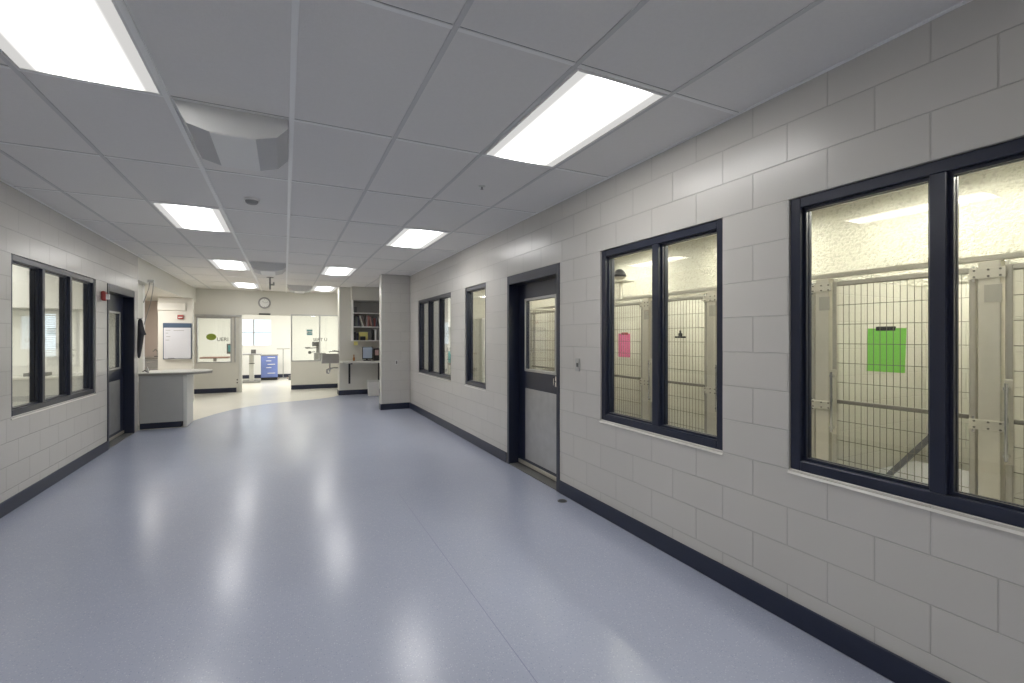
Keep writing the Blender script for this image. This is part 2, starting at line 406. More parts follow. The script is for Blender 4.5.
# ------------------------------------------------------------------ windows of the corridor
def hm_window(name, side, y0, y1, mulls, label):
    """hollow metal window; side=+1 right wall, -1 left wall. mulls: list of mullion (y0,y1)"""
    xf = XR if side > 0 else XL
    def X(d): return xf+side*d           # depth into the wall from the corridor face
    root = thing(name, (X(0.1), (y0+y1)/2, ZS), label, 'window', kind='structure')
    ins, fw, z0, z1 = 0.012, 0.052, ZS+0.004, ZH-0.002
    a, b = y0+0.003, y1-0.003
    mb = MB()
    def bx(d0, d1, p, q, r, s_, bev=0.003):
        xa, xb = sorted((X(d0), X(d1))); mb.box(xa, xb, p, q, r, s_, bev)
    bx(ins, WT, a, a+fw, z0, z1); bx(ins, WT, b-fw, b, z0, z1)
    bx(ins, WT, a+fw, b-fw, z1-fw, z1); bx(ins, WT, a+fw, b-fw, z0, z0+fw)
    for p, q in mulls: bx(ins, WT, p, q, z0+fw, z1-fw)
    mb.build('frame', M['navy'], root)
    edges = [a+fw]+[v for m in sorted(mulls) for v in m]+[b-fw]
    for k in range(0, len(edges), 2):
        p, q = edges[k], edges[k+1]
        g = MB(); xa, xb = sorted((X(0.058), X(0.064))); g.box(xa, xb, p+0.004, q-0.004, z0+fw+0.004, z1-fw-0.004)
        pane = g.build('pane', M['glass'], root)
        st = MB()
        for d0, d1 in ((0.040, 0.056), (0.066, 0.082)):
            xa, xb = sorted((X(d0), X(d1)))
            st.box(xa, xb, p, p+0.014, z0+fw, z1-fw); st.box(xa, xb, q-0.014, q, z0+fw, z1-fw)
            st.box(xa, xb, p+0.014, q-0.014, z0+fw, z0+fw+0.014); st.box(xa, xb, p+0.014, q-0.014, z1-fw-0.014, z1-fw)
        st.build('glazing_stop', M['navy'], root)
    # sloped mortar wash under the frame
    s_ = MB()
    poly = [(X(0.0)-side*0.009, ZS-0.018), (X(0.012), ZS-0.018), (X(0.012), ZS+0.004), (X(0.010), ZS+0.004)]
    s_.prism(poly, y0-0.004, y1+0.002, lambda u, w, h: (u, h, w))
    sl = s_.build('sill', M['sill'], root)
    return root
hm_window('window_1', 1, *W1, [(0.930, 0.985)], 'large two-pane navy framed window at far right edge')
hm_window('window_2', 1, *W2, [(2.548, 2.612)], 'two-pane navy framed window right of the navy door')
hm_window('window_3', 1, *W3, [], 'narrow single-pane navy framed window left of the navy door')
hm_window('window_4', 1, *W4, [(7.80, 7.855), (8.47, 8.525)], 'three-pane navy framed window on the right wall near the stub wall')
hm_window('window_5', -1, *LW, [(6.14, 6.195), (6.80, 6.855)], 'three-pane navy framed window on the left block wall')

# ------------------------------------------------------------------ doors
def hm_door(name, side, y0, y1, depth, leaf, glass, kick, label, hinge_far=True):
    xf = XR if side > 0 else XL
    def X(d): return xf+side*d
    root = thing(name, (X(0.1), (y0+y1)/2, 0), label, 'door', kind='structure')
    fw, zt = 0.052, 2.224; WT = 0.2
    def bx(mb, d0, d1, p, q, r, s_, bev=0.003):
        xa, xb = sorted((X(d0), X(d1))); mb.box(xa, xb, p, q, r, s_, bev)
    f = MB(); a, b = y0+0.002, y1-0.002
    bx(f, -0.008, WT, a, a+fw, 0, zt); bx(f, -0.008, WT, b-fw, b, 0, zt); bx(f, -0.008, WT, a+fw, b-fw, zt-0.10, zt)
    bx(f, depth+0.048, WT-0.005, a+fw, a+fw+0.016, 0, zt-0.10); bx(f, depth+0.048, WT-0.005, b-fw-0.016, b-fw, 0, zt-0.10)
    f.build('frame', M['navy'], root)
    th = MB(); bx(th, 0.0, WT, a+fw, b-fw, 0.0, 0.012, 0.002); th.build('threshold', M['darkgrey'], root)
    ly0, ly1 = a+fw+0.003, b-fw-0.003
    g0, g1, gz0, gz1 = glass
    lf = MB(); d0, d1 = depth, depth+0.045
    bx(lf, d0, d1, ly0, g0, 0.018, zt-0.104, 0.002); bx(lf, d0, d1, g1, ly1, 0.018, zt-0.104, 0.002)
    bx(lf, d0, d1, g0, g1, 0.018, gz0, 0); bx(lf, d0, d1, g0, g1, gz1, zt-0.104, 0)
    leafo = lf.build('leaf', M['navy'], root)
    tr = MB(); w = 0.024
    for e0, e1 in ((d0-0.010, d0), (d1, d1+0.010)):
        bx(tr, e0, e1, g0-w, g0+0.004, gz0-w, gz1+w, 0.003); bx(tr, e0, e1, g1-0.004, g1+w, gz0-w, gz1+w, 0.003)
        bx(tr, e0, e1, g0+0.004, g1-0.004, gz0-w, gz0+0.004, 0.003); bx(tr, e0, e1, g0+0.004, g1-0.004, gz1-0.004, gz1+w, 0.003)
    tr.build('glazing_trim', M['kick'], leafo)
    pn = MB(); bx(pn, d0+0.018, d0+0.024, g0+0.001, g1-0.001, gz0+0.001, gz1-0.001, 0); pn.build('pane', M['glass'], leafo)
    k0, k1, kz0, kz1 = kick
    kp = MB(); bx(kp, d0-0.003, d0, k0, k1, kz0, kz1, 0.001); kp.build('kick_plate', M['kick'], leafo)
    sw = MB(); bx(sw, d0-0.014, d0, ly0+0.004, ly1-0.004, 0.022, 0.064, 0.003); sw.build('door_sweep', M['zinc'], leafo)
    hy = ly0+0.215 if hinge_far else ly1-0.07
    h = MB(); bx(h, d0-0.006, d0, hy-0.012, hy+0.012, 0.99, 1.10, 0.002)
    h.cyl((X(d0-0.006), hy, 1.045), (X(d0-0.03), hy, 1.045), 0.007); h.cyl((X(d0-0.028), hy, 1.01), (X(d0-0.028), hy, 1.08), 0.007)
    h.build('handle', M['chrome'], leafo)
    return root
hm_door('door_1', 1, *D1, 0.125, None, (4.14, 4.80, 1.135, 1.925), (4.10, 4.81, 0.095, 0.915),
        'navy door with a glass upper half and steel kick plate on the right wall')
hm_door('door_2', -1, *LD, 0.125, None, (8.30, 8.96, 1.05, 1.86), (8.22, 8.98, 0.10, 0.86),
        'navy glazed door in the left block wall behind the red alarm')

# ------------------------------------------------------------------ far wall windows, passage frame
def alu_window(name, x0, x1, z0, z1, mulls, label, y=YFAR, th=0.14, mat='kick', w=0.035):
    root = thing(name, ((x0+x1)/2, y+th/2, z0), label, 'window', kind='structure')
    mb = MB(); ya, yb = y-0.006, y+th-0.002
    mb.box(x0+0.001, x0+w, ya, yb, z0+0.001, z1-0.001); mb.box(x1-w, x1-0.001, ya, yb, z0+0.001, z1-0.001)
    mb.box(x0+w, x1-w, ya, yb, z1-w, z1-0.001); mb.box(x0+w, x1-w, ya, yb, z0+0.001, z0+w)
    for m in mulls: mb.box(m-w/2, m+w/2, ya, yb, z0+w, z1-w)
    mb.build('frame', M[mat], root)
    ed = [x0+w]+[v for m in mulls for v in (m-w/2, m+w/2)]+[x1-w]
    for k in range(0, len(ed), 2):
        MB().box(ed[k]+0.001, ed[k+1]-0.001, y+0.06, y+0.066, z0+w+0.001, z1-w-0.001).build('pane', M['glass'], root)
    return root
wa = alu_window('window_6', *FW1, 0.81, 2.05, [], 'metal framed window in the far wall left of the passage')
wb = alu_window('window_7', 0.160, 1.50, 0.80, 2.17, [0.93], 'two-pane metal framed window in the far wall right of the passage')
def text(body, size, loc, parent, mat, rot=(PI/2, 0, 0), ext=0.001):
    cu = bpy.data.curves.new('lettering', 'FONT'); cu.body = body; cu.size = size; cu.extrude = ext; cu.offset = size*0.012
    o = bpy.data.objects.new('lettering', cu); C.objects.link(o); cu.materials.append(mat)
    p = parent; off = Vector((0, 0, 0))
    while p: off += p.location; p = p.parent
    o.parent = parent; o.location = Vector(loc)-off; o.rotation_euler = rot
    return o
text('UERI', 0.135, (-1.66, YFAR+0.058, 1.405), wa, M['letters'])
text('SERT U', 0.125, (0.745, YFAR+0.058, 1.395), wb, M['letters'])
jr = thing('door_3', (-1.09, YFAR, 0), 'pale metal sliding door frame beside the passage in the far wall', 'door', kind='structure')
MB().box(-1.135, -1.062, YFAR-0.02, YFAR+0.14, 0, 2.13, 0.003).build('frame', M['offwhite'], jr)
MB().box(-2.14, -1.062, YFAR-0.05, YFAR-0.021, 2.055, 2.12, 0.004).build('track', M['kick'], jr)
mb = MB(); mb.box(-1.235, -1.205, YFAR-0.045, YFAR-0.015, 0.82, 2.05, 0.003); mb.build('stile', M['kick'], jr)
mb = MB()
for z in (0.26, 0.34): mb.cyl((-1.17, YFAR-0.022, z), (-1.17, YFAR-0.04, z), 0.018)
mb.build('roller', M['black'], jr)

def sky_window(name, x0, x1, z0, z1, y, nx, nz, label):
    root = thing(name, ((x0+x1)/2, y+0.05, z0), label, 'window', kind='structure')
    mb = MB(); w = 0.035
    mb.box(x0+0.001, x0+w, y-0.01, y+0.1, z0+0.001, z1-0.001); mb.box(x1-w, x1-0.001, y-0.01, y+0.1, z0+0.001, z1-0.001)
    mb.box(x0+w, x1-w, y-0.01, y+0.1, z0+0.001, z0+w); mb.box(x0+w, x1-w, y-0.01, y+0.1, z1-w, z1-0.001)
    mb.build('frame', M['white'], root); mb = MB()
    for k in range(1, nx): xm = x0+(x1-x0)*k/nx; mb.box(xm-0.022, xm+0.022, y, y+0.09, z0+w, z1-w)
    for k in range(1, nz): zm = z0+(z1-z0)*k/nz; mb.box(x0+w, x1-w, y+0.02, y+0.07, zm-0.012, zm+0.012)
    if nx*nz > 1: mb.build('glazing_bar', M['midgrey'], root)
    else: mb.bm.free()
    MB().box(x0+w, x1-w, y+0.074, y+0.08, z0+w, z1-w).build('pane', M['glass'], root)
    return root
sky_window('window_8', -1.62, -0.43, 1.18, 2.19, YBACK, 2, 2, 'bright daylight window in the far room seen through the passage')
sky_window('window_9', 2.1, 3.0, 1.1, 2.2, YBACK, 2, 1, 'bright daylight window at the right of the far room')
w10 = sky_window('window_10', -3.66, -3.35, 1.15, 1.93, 10.2, 1, 1, 'daylight window with a blind in the room behind the left wall')
bl = MB()
for k in range(24):
    z = 1.20+0.03*k
    bl.bar((-3.63, 10.178, z), (-3.38, 10.178, z), 0.003, 0.020)
bl.build('blind', M['blind'], w10)

# ------------------------------------------------------------------ ceiling lights
def ceiling_light(i, j, label):
    x0, y0 = GX+TX*i, GY+TY*j
    cx, cy = x0+TX/2, y0+TY/2
    root = thing('ceiling_light', (cx, cy, HC), label, 'ceiling light', 'ceiling lights in the tile grid')
    return root
def light_parts(root):
    hw, hl, e = TX/2-0.014, TY/2-0.014, 0.016
    f = MB()
    f.box(-hw, -hw+e, -hl, hl, -0.010, -0.0015, 0.002); f.box(hw-e, hw, -hl, hl, -0.010, -0.0015, 0.002)
    f.box(-hw+e, hw-e, -hl, -hl+e, -0.010, -0.0015, 0.002); f.box(-hw+e, hw-e, hl-e, hl, -0.010, -0.0015, 0.002)
    f.build('frame', M['white'], root, world=False)
    MB().box(-hw+e, hw-e, -hl+e, hl-e, -0.006, -0.0015).build('lens', M['lens'], root, world=False)
specs = [(-2, 0, 'lit ceiling light panel nearest the camera, cut off at the top left'),
         (2, 0, 'lit ceiling light panel nearest the camera on the right, beside the right wall'),
         (-2, 3, 'second lit ceiling light panel along the left row, beside the smoke detector'),
         (2, 3, 'second lit ceiling light panel along the right row, above the navy door'),
         (-2, 6, 'third lit ceiling light panel along the left row'),
         (1, 6, 'third lit ceiling light panel on the right, in front of the stub wall'),
         (-2, 9, 'farthest lit ceiling light panel along the left row, near the clock wall'),
         (1, 9, 'farthest lit ceiling light panel on the right, next to the far air diffuser')]
first = None
for i, j, lab in specs:
    if first is None:
        first = ceiling_light(i, j, lab); light_parts(first)
    else:
        copy_tree(first, (GX+TX*(i+0.5), GY+TY*(j+0.5), HC), lab)
for i in (-2, 2):  # unseen panels added behind the camera to light the corridor
    copy_tree(first, (GX+TX*(i+0.5), GY+TY*(-3+0.5), HC), 'unseen lit ceiling light panel behind the camera, %s row' % ('left' if i < 0 else 'right'))

# ------------------------------------------------------------------ faceted air diffusers
def diffuser_parts(root):
    prof = [(-0.286, 0.0), (-0.225, -0.120), (-0.115, -0.150), (0.115, -0.150), (0.225, -0.120), (0.286, -0.055), (0.286, 0.0)]
    fn = lambda a, b, h: (a, h, b)
    for ya, yb in ((-0.296, -0.288), (0.288, 0.296)): MB().prism(prof, ya, yb, fn).build('end_cap', M['white'], root, world=False)
    body = MB()
    for a, b in zip(prof, prof[1:]):
        if a[1] == b[1]: continue
        v = [body.bm.verts.new((a[0], y, a[1])) for y in (-0.288, 0.288)]+[body.bm.verts.new((b[0], y, b[1])) for y in (0.288, -0.288)]
        body.bm.faces.new(v)
    bmesh.ops.remove_doubles(body.bm, verts=body.bm.verts, dist=1e-5)
    bmesh.ops.solidify(body.bm, geom=body.bm.faces[:], thickness=0.004)
    body.build('shaded_facets', M['facet_shade'], root, world=False)
    MB().box(-0.1145, 0.1145, -0.288, 0.288, -0.154, -0.150).build('lit_centre_facet', M['white'], root, world=False)  # kept white so the centre facet reads as lit
    fl = MB()
    fl.box(-0.290, 0.290, -0.297, 0.297, -0.006, -0.0015)
    fl.build('flange', M['tee'], root, world=False)
M['facet_shade'] = plain('shaded_facet_paint', (0.52, 0.52, 0.52), 0.5, vary=0.10, scale=240)  # darker grey puts the side facets' shade into their colour
def dif_loc(i, j): return (GX+TX*(i+0.5), GY+TY*j+0.3048, HC)
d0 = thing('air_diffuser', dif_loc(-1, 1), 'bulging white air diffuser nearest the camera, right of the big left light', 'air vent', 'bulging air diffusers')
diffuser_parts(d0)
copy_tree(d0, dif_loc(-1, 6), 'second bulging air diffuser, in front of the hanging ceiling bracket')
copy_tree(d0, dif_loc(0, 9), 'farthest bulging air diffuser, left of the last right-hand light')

# smoke detector, sprinklers, hanging bracket
r = thing('smoke_detector', (-0.28, 5.05, HC), 'small white smoke detector on the ceiling beyond the near diffuser', 'smoke detector')
MB().lathe([(0.066, 0), (0.066, -0.012), (0.058, -0.018)], (-0.28, 5.05, HC-0.0005)).build('base', M['white'], r)
MB().lathe([(0.056, -0.0185), (0.052, -0.034), (0.040, -0.046), (0.012, -0.050)], (-0.28, 5.05, HC), 28).build('sensor_head', M['midgrey'], r)
r = thing('sprinkler_head', (1.533, 3.743, HC), 'small sprinkler head on the ceiling behind the near right light', 'sprinkler')
MB().lathe([(0.030, 0), (0.028, -0.005), (0.010, -0.008)], (1.533, 3.743, HC-0.0005), 24).build('escutcheon', M['offwhite'], r)
mb = MB().cyl((1.533, 3.743, HC-0.008), (1.533, 3.743, HC-0.026), 0.006); mb.cyl((1.533, 3.743, HC-0.026), (1.533, 3.743, HC-0.029), 0.013)
mb.build('deflector', M['midgrey'], r)
r = thing('ceiling_bracket', (-0.286, 11.4, HC), 'grey bracket hanging from the ceiling in front of the clock', 'bracket')
MB().lathe([(0.07, 0), (0.07, -0.012)], (-0.286, 11.4, HC-0.0055), 20).build('mounting_plate', M['midgrey'], r)
mb = MB().cyl((-0.286, 11.4, HC-0.017), (-0.286, 11.4, HC-0.27), 0.018); mb.build('stem', M['midgrey'], r)
mb = MB().box(-0.286+0.018, -0.20, 11.375, 11.425, HC-0.18, HC-0.15, 0.004); mb.box(-0.23, -0.20, 11.375, 11.425, HC-0.15, HC-0.11, 0.003); mb.build('side_hook', M['midgrey'], r)

# ------------------------------------------------------------------ wall items
yc = YFAR
r = thing('wall_clock', (-0.51, yc, 2.31), 'round wall clock with a grey rim above the passage', 'clock')
cc = (-0.512, yc, 2.47)
MB().lathe([(0.158, -0.002), (0.158, -0.035), (0.143, -0.046), (0.120, -0.038), (0.118, -0.026)], cc, 40, 'Y').build('rim', M['midgrey'], r, smooth=True)
MB().lathe([(0.119, -0.010), (0.119, -0.028)], cc, 40, 'Y').build('dial', M['paper'], r)
mb = MB().bar((cc[0], yc-0.031, cc[2]), (cc[0]-0.055, yc-0.031, cc[2]+0.045), 0.014, 0.004); mb.build('hour_hand', M['black'], r)
mb = MB().bar((cc[0], yc-0.035, cc[2]), (cc[0]+0.085, yc-0.035, cc[2]+0.012), 0.010, 0.004); mb.build('minute_hand', M['black'], r)
for k in range(12):
    a = k*PI/6; mb = MB().bar((cc[0]+0.092*math.sin(a), yc-0.0285, cc[2]+0.092*math.cos(a)), (cc[0]+0.110*math.sin(a), yc-0.0285, cc[2]+0.110*math.cos(a)), 0.008, 0.002); mb.build('hour_mark', M['darkgrey'], r)
o = MB().box(-0.65, -0.36, yc-0.07, yc, 2.135, 2.175, 0.012, 3).build('motion_detector', M['black'], None, (-0.505, yc, 2.135))
tag(o, 'black motion sensor bar under the clock above the passage', 'sensor')
r = thing('light_switch', (XR, 3.547, 1.19), 'steel light switch plate between the navy door and the window', 'switch')
MB().box(XR-0.007, XR-0.0005, 3.512, 3.582, 1.195, 1.31, 0.002).build('wall_plate', M['kick'], r)
MB().box(XR-0.015, XR-0.007, 3.540, 3.554, 1.235, 1.270, 0.002).build('toggle', M['darkgrey'], r)
r = thing('floor_cleanout', (2.29, 3.65, 0), 'small dark round cover in the floor near the right baseboard', 'floor cover')
MB().lathe([(0.045, 0.0002), (0.043, 0.004), (0.036, 0.005)], (2.29, 3.65, 0), 28).build('ring', M['darkgrey'], r)
MB().lathe([(0.034, 0.0005), (0.033, 0.006)], (2.29, 3.65, 0), 24).build('plug', M['black'], r)
r = thing('outlet', (2.10, 9.85, 0.95), 'small pale outlet plate on the corridor stub wall', 'outlet')
MB().box(2.08, 2.13, 9.843, 9.8495, 0.93, 1.03, 0.002).build('wall_plate', M['offwhite'], r)
MB().box(2.092, 2.118, 9.838, 9.843, 0.95, 1.01, 0.002).build('socket', M['darkgrey'], r)
r = thing('fire_alarm', (XL, 7.74, 1.98), 'red fire alarm with white strobe between left window and left door', 'fire alarm')
MB().box(XL+0.0005, XL+0.05, 7.69, 7.80, 1.975, 2.10, 0.022, 2).build('mounting_box', M['red'], r)
MB().prism([(XL+0.05, 7.715), (XL+0.078, 7.73), (XL+0.078, 7.765), (XL+0.05, 7.785)], 1.995, 2.06).build('strobe_lens', M['white'], r)
# dark cloth hanging on the end of the left wall
r = thing('hanging_coat', (-2.10, 9.32, 1.79), 'dark coat hanging from a hook at the end of the left wall', 'coat')
mb = MB()
rings = []
for z, hx, hy, ox in [(1.80, .018, .02, 0), (1.77, .040, .04, 0), (1.68, .048, .05, .004), (1.60, .058, .06, .012), (1.545, .070, .06, .022), (1.535, .052, .055, .006), (1.42, .046, .05, -.002), (1.30, .036, .045, -.010), (1.20, .026, .04, -.016), (1.17, .014, .02, -.018)]:
    ring = []
    for k in range(14):
        a = 2*PI*k/14; w = 1+0.13*math.sin(4*a+z*9)
        ring.append(mb.bm.verts.new((-2.078+ox+hx*0.75*w*math.cos(a), 9.32+hy*w*math.sin(a)*0.9, z)))
    rings.append(ring)
for a, b in zip(rings, rings[1:]):
    for k in range(14): mb.bm.faces.new((a[k], a[(k+1) % 14], b[(k+1) % 14], b[k]))
mb.bm.faces.new(rings[0]); mb.bm.faces.new(rings[-1])
mb.build('cloth', M['charcoal'], r, smooth=True)
mb = MB().cyl((-2.1255, 9.32, 1.80), (-2.07, 9.32, 1.80), 0.008); mb.tube([(-2.07, 9.32, 1.80), (-2.05, 9.32, 1.815)], 0.007); mb.build('hook', M['chrome'], r)

# cables hanging by the header at the left
r = thing('cable_drop', (-2.08, 10.02, 2.45), 'thin grey cables hanging from the header above the counter', 'cable')
MB().box(-2.1255, -2.03, 9.98, 10.06, 2.45, 2.50, 0.004).build('mounting_plate', M['offwhite'], r)
mb = MB().tube([(-2.105, 10.02, 2.45), (-2.115, 10.02, 2.35), (-2.165, 10.02, 2.18), (-2.19, 10.02, 2.10)], 0.006); mb.build('cable', M['midgrey'], r)
mb = MB().tube([(-2.05, 10.02, 2.45), (-2.06, 10.02, 2.30), (-2.09, 10.02, 2.10), (-2.14, 10.02, 1.90), (-2.18, 10.02, 1.72)], 0.006); mb.build('cable', M['midgrey'], r)

# ------------------------------------------------------------------ reception counter
r = thing('reception_counter', (-1.8, 9.75, 0), 'grey service counter with a pale rounded top at the end of left wall', 'counter')
MB().box(-2.124, -1.53, 9.45, 10.05, 0.10, 0.875, 0.003).build('cabinet', M['laminate'], r)
MB().box(-1.529, -1.480, 9.45, 10.05, 0.0, 0.875, 0.003).build('end_panel', M['offwhite'], r)
MB().box(-2.124, -1.56, 9.49, 10.05, 0.0, 0.099, 0.002).build('toe_kick', M['base'], r)
top = [(-2.122, 9.41), (-1.64, 9.41)]
for k in range(0, 9):
    a = -PI/2+PI/2*k/8*1.25
    top.append((-1.58+0.42*math.cos(a), 9.83+0.42*math.sin(a)))
top += [(-1.28, 10.18), (-1.45, 10.26), (-2.122, 10.19)]
MB().prism(top, 0.876, 0.908).build('countertop_edge', M['counter_edge'], r)
MB().prism(top, 0.9085, 0.922).build('countertop', M['counter'], r)
# small things at its left end
o = MB().lathe([(0.02, 0.0), (0.022, 0.05), (0.014, 0.07), (0.006, 0.075), (0.006, 0.09)], (-2.05, 9.62, 0.9222), 16).build('small_bottle', M['white'], None, (-2.05, 9.62, 0.9222))
tag(o, 'small white bottle on the left end of the service counter', 'bottle')
mb = MB().tube([(-2.10, 9.56, 0.936), (-2.07, 9.55, 0.960), (-2.045, 9.56, 0.935), (-2.02, 9.57, 0.928)], 0.006)
tag(mb.build('leash', M['black'], None, (-2.06, 9.56, 0.9222)), 'short dark looped cord lying on the left end of the service counter', 'cord')

# ------------------------------------------------------------------ whiteboard wall
yw = 13.1
r = thing('whiteboard', (-2.225, yw, 1.0), 'whiteboard with a slate blue header on the wall behind the counter', 'whiteboard')
MB().box(-2.500, -1.955, yw-0.022, yw-0.0005, 1.00, 1.83, 0.003).build('frame', M['board_blue'], r)
MB().box(-2.485, -1.970, yw-0.026, yw-0.022, 1.02, 1.725).build('board', M['board'], r)
MB().box(-2.500, -1.955, yw-0.030, yw-0.022, 1.728, 1.832, 0.002).build('header_strip', M['board_blue'], r)
MB().box(-2.47, -1.985, yw-0.065, yw-0.022, 0.995, 1.012, 0.002).build('pen_tray', M['kick'], r)
for z, x0, x1 in [(1.665, -2.45, -2.36), (1.66, -2.30, -2.10), (1.60, -2.45, -2.40), (1.52, -2.44, -2.36), (1.44, -2.45, -2.38)]:
    MB().box(x0, x1, yw-0.0265, yw-0.026, z-0.006, z+0.006).build('handwriting', M['midgrey'], r)
o = MB().cyl((-2.40, yw-0.045, 1.020), (-2.28, yw-0.045, 1.020), 0.008).build('marker_pen', M['black'], None, (-2.34, yw-0.045, 1.0125))
tag(o, 'black marker pen on the whiteboard tray', 'marker')
r = thing('fire_pull_station', (-2.165, yw, 1.91), 'small red box on the wall above the whiteboard', 'alarm box')
MB().box(-2.225, -2.11, yw-0.045, yw-0.0005, 1.925, 2.02, 0.005).build('mounting_box', M['red'], r)
MB().box(-2.205, -2.13, yw-0.055, yw-0.045, 1.955, 1.975, 0.002).build('pull_bar', M['white'], r)
o = MB().box(-2.60, -2.07, yw-0.035, yw-0.0005, 2.125, 2.30, 0.006).build('wall_box', M['wall'], None, (-2.33, yw, 2.125))
tag(o, 'long cream boxed-in duct on the wall above the red box', 'duct box')
# cabinet at the back of the bay
r = thing('base_cabinet', (-3.02, 14.45, 0), 'grey drawer cabinet with pale top at the back of the left bay', 'cabinet')
MB().box(-3.21, -2.70, 14.22, 14.78, 0.0, 0.97, 0.003).build('body', M['laminate'], r)
MB().box(-3.215, -2.69, 14.18, 14.785, 0.971, 1.01, 0.003).build('worktop', M['counter_edge'], r)
for k in range(4):
    f = MB().box(-3.19, -2.72, 14.203, 14.219, 0.06+0.225*k, 0.27+0.225*k, 0.003).build('drawer', M['midgrey'], r)
    MB().box(-3.03, -2.88, 14.19, 14.203, 0.215+0.225*k, 0.227+0.225*k, 0.002).build('handle', M['chrome'], f)
r = thing('tap', (-2.93, 14.62, 1.01), 'small chrome tap with dark levers on the bay cabinet', 'tap')
mb = MB().tube([(-2.90, 14.60, 1.0105), (-2.90, 14.60, 1.16), (-2.94, 14.56, 1.20), (-2.98, 14.52, 1.15)], 0.016); mb.build('spout', M['chrome'], r)
MB().box(-2.97, -2.83, 14.57, 14.63, 1.0105, 1.03, 0.004).build('base', M['darkgrey'], r)

# ------------------------------------------------------------------ nook: soffit, shelves, books, desk
struct(MB().box(1.545, XR, 12.55, 12.87, 2.47, HC), 'trim_4', M['wall'])
r = thing('wall_shelf', (1.97, 12.7, 1.41), 'pale open wall shelf unit with books in the nook', 'shelf')
MB().box(1.565, 1.588, 12.555, 12.865, 1.405, 2.465, 0.002).build('side_panel', M['white'], r)
MB().box(XR-0.024, XR-0.001, 12.555, 12.865, 1.405, 2.465, 0.002).build('side_panel', M['white'], r)
for z in (1.405, 1.765, 2.12): MB().box(1.589, XR-0.025, 12.555, 12.855, z, z+0.022, 0.002).build('shelf_board', M['white'], r)
MB().box(1.589, XR-0.025, 12.555, 12.855, 2.44, 2.465, 0.002).build('top_board', M['midgrey'], r)
MB().box(1.589, XR-0.025, 12.856, 12.866, 1.43, 2.44).build('back_panel', M['midgrey'], r)
bookcols = [((0.05, 0.05, 0.06), 'black'), ((0.10, 0.12, 0.10), 'dark green'), ((0.06, 0.06, 0.09), 'dark navy'), ((0.70, 0.69, 0.64), 'white'), ((0.16, 0.12, 0.11), 'dark brown'),
            ((0.33, 0.30, 0.30), 'grey'), ((0.42, 0.18, 0.16), 'dull red'), ((0.48, 0.30, 0.26), 'pinkish brown'), ((0.12, 0.10, 0.10), 'brown-black'),
            ((0.36, 0.09, 0.08), 'red'), ((0.10, 0.10, 0.12), 'charcoal'), ((0.60, 0.59, 0.55), 'pale grey'), ((0.08, 0.07, 0.07), 'soot-black'), ((0.20, 0.15, 0.12), 'umber'), ((0.05, 0.06, 0.10), 'midnight blue')]
x = 1.60; ords = ['leftmost', 'second', 'third', 'fourth', 'fifth', 'sixth', 'seventh', 'eighth', 'ninth', 'tenth', 'eleventh', 'twelfth', 'thirteenth', 'fourteenth', 'fifteenth']
wds = [.045, .045, .04, .03, .045, .035, .04, .035, .045, .03, .045, .03, .045, .04, .04]
lean = [0, 0, 0, -.30, -.30, 0, 0, -.16, -.16, 0, 0, -.34, -.34, 0, 0]
hts = [.26, .25, .27, .29, .26, .25, .28, .24, .26, .22, .26, .28, .26, .27, .25]
for k in range(15):
    col, cn = bookcols[k]; w, h, an = wds[k], hts[k], lean[k]
    if an and not lean[k-1]: x += 0.0
    root = thing('book', (x, 12.70, 1.7872), '%s %sbook, %s from the left on the middle wall shelf' % (cn, 'leaning ' if an else 'upright ', ords[k] if k else 'first'), 'book', 'books on the middle wall shelf')
    cov = MB(); dz = 0.0
    cov.box(0, w, -0.10, 0.10, 0, h, 0.003)
    bmesh.ops.rotate(cov.bm, verts=cov.bm.verts, cent=(0, 0, 0), matrix=Matrix.Rotation(an, 3, 'Y'))
    dz = -min(v.co.z for v in cov.bm.verts)
    mx = min(v.co.x for v in cov.bm.verts)
    bmesh.ops.translate(cov.bm, verts=cov.bm.verts, vec=(-mx if mx > 0 else 0, 0, dz))
    cov.build('cover', plain('book_'+cn.replace(' ', '_').replace('-', '_'), col, 0.55), root, world=False)
    pg = MB().box(0.004, w-0.004, -0.095, 0.0985, h, h+0.001)
    bmesh.ops.rotate(pg.bm, verts=pg.bm.verts, cent=(0, 0, 0), matrix=Matrix.Rotation(an, 3, 'Y'))
    bmesh.ops.translate(pg.bm, verts=pg.bm.verts, vec=(-mx if mx > 0 else 0, 0, dz))
    pg.build('pages', M['paper'], root, world=False)
    step = w/math.cos(an)+0.003
    if k+1 < 15 and an and not lean[k+1]: step += h*0.0
    if k+1 < 15 and not an and lean[k+1]: step += hts[k+1]*math.sin(abs(lean[k+1]))*0.98
    x += step
def slab(name, x0, x1, y0, y1, z0, z1, mat, label, cat, bev=0.004, group=None):
    o = MB().box(x0, x1, y0, y1, z0, z1, bev, 2).build(name, mat, None, ((x0+x1)/2, (y0+y1)/2, z0)); return tag(o, label, cat, group)
slab('storage_tin', 1.60, 1.68, 12.62, 12.72, 2.1425, 2.29, M['darkgrey'], 'small dark tin alone at the left of the top wall shelf', 'tin', 0.01)
slab('file_box', 1.60, 1.66, 12.60, 12.82, 1.4275, 1.64, M['black'], 'black upright file at the left of the lowest wall shelf', 'file')
slab('file_box', 1.665, 1.72, 12.60, 12.82, 1.4275, 1.61, M['charcoal'], 'charcoal upright file second from left on the lowest wall shelf', 'file')
slab('cardboard_box', 1.745, 1.96, 12.66, 12.84, 1.4275, 1.64, M['yellow'], 'pale yellow box on the lowest wall shelf', 'box')
slab('black_case', 1.76, 1.89, 12.575, 12.65, 1.4275, 1.53, M['black'], 'black case in front of the pale yellow box on the shelf', 'case', 0.01)
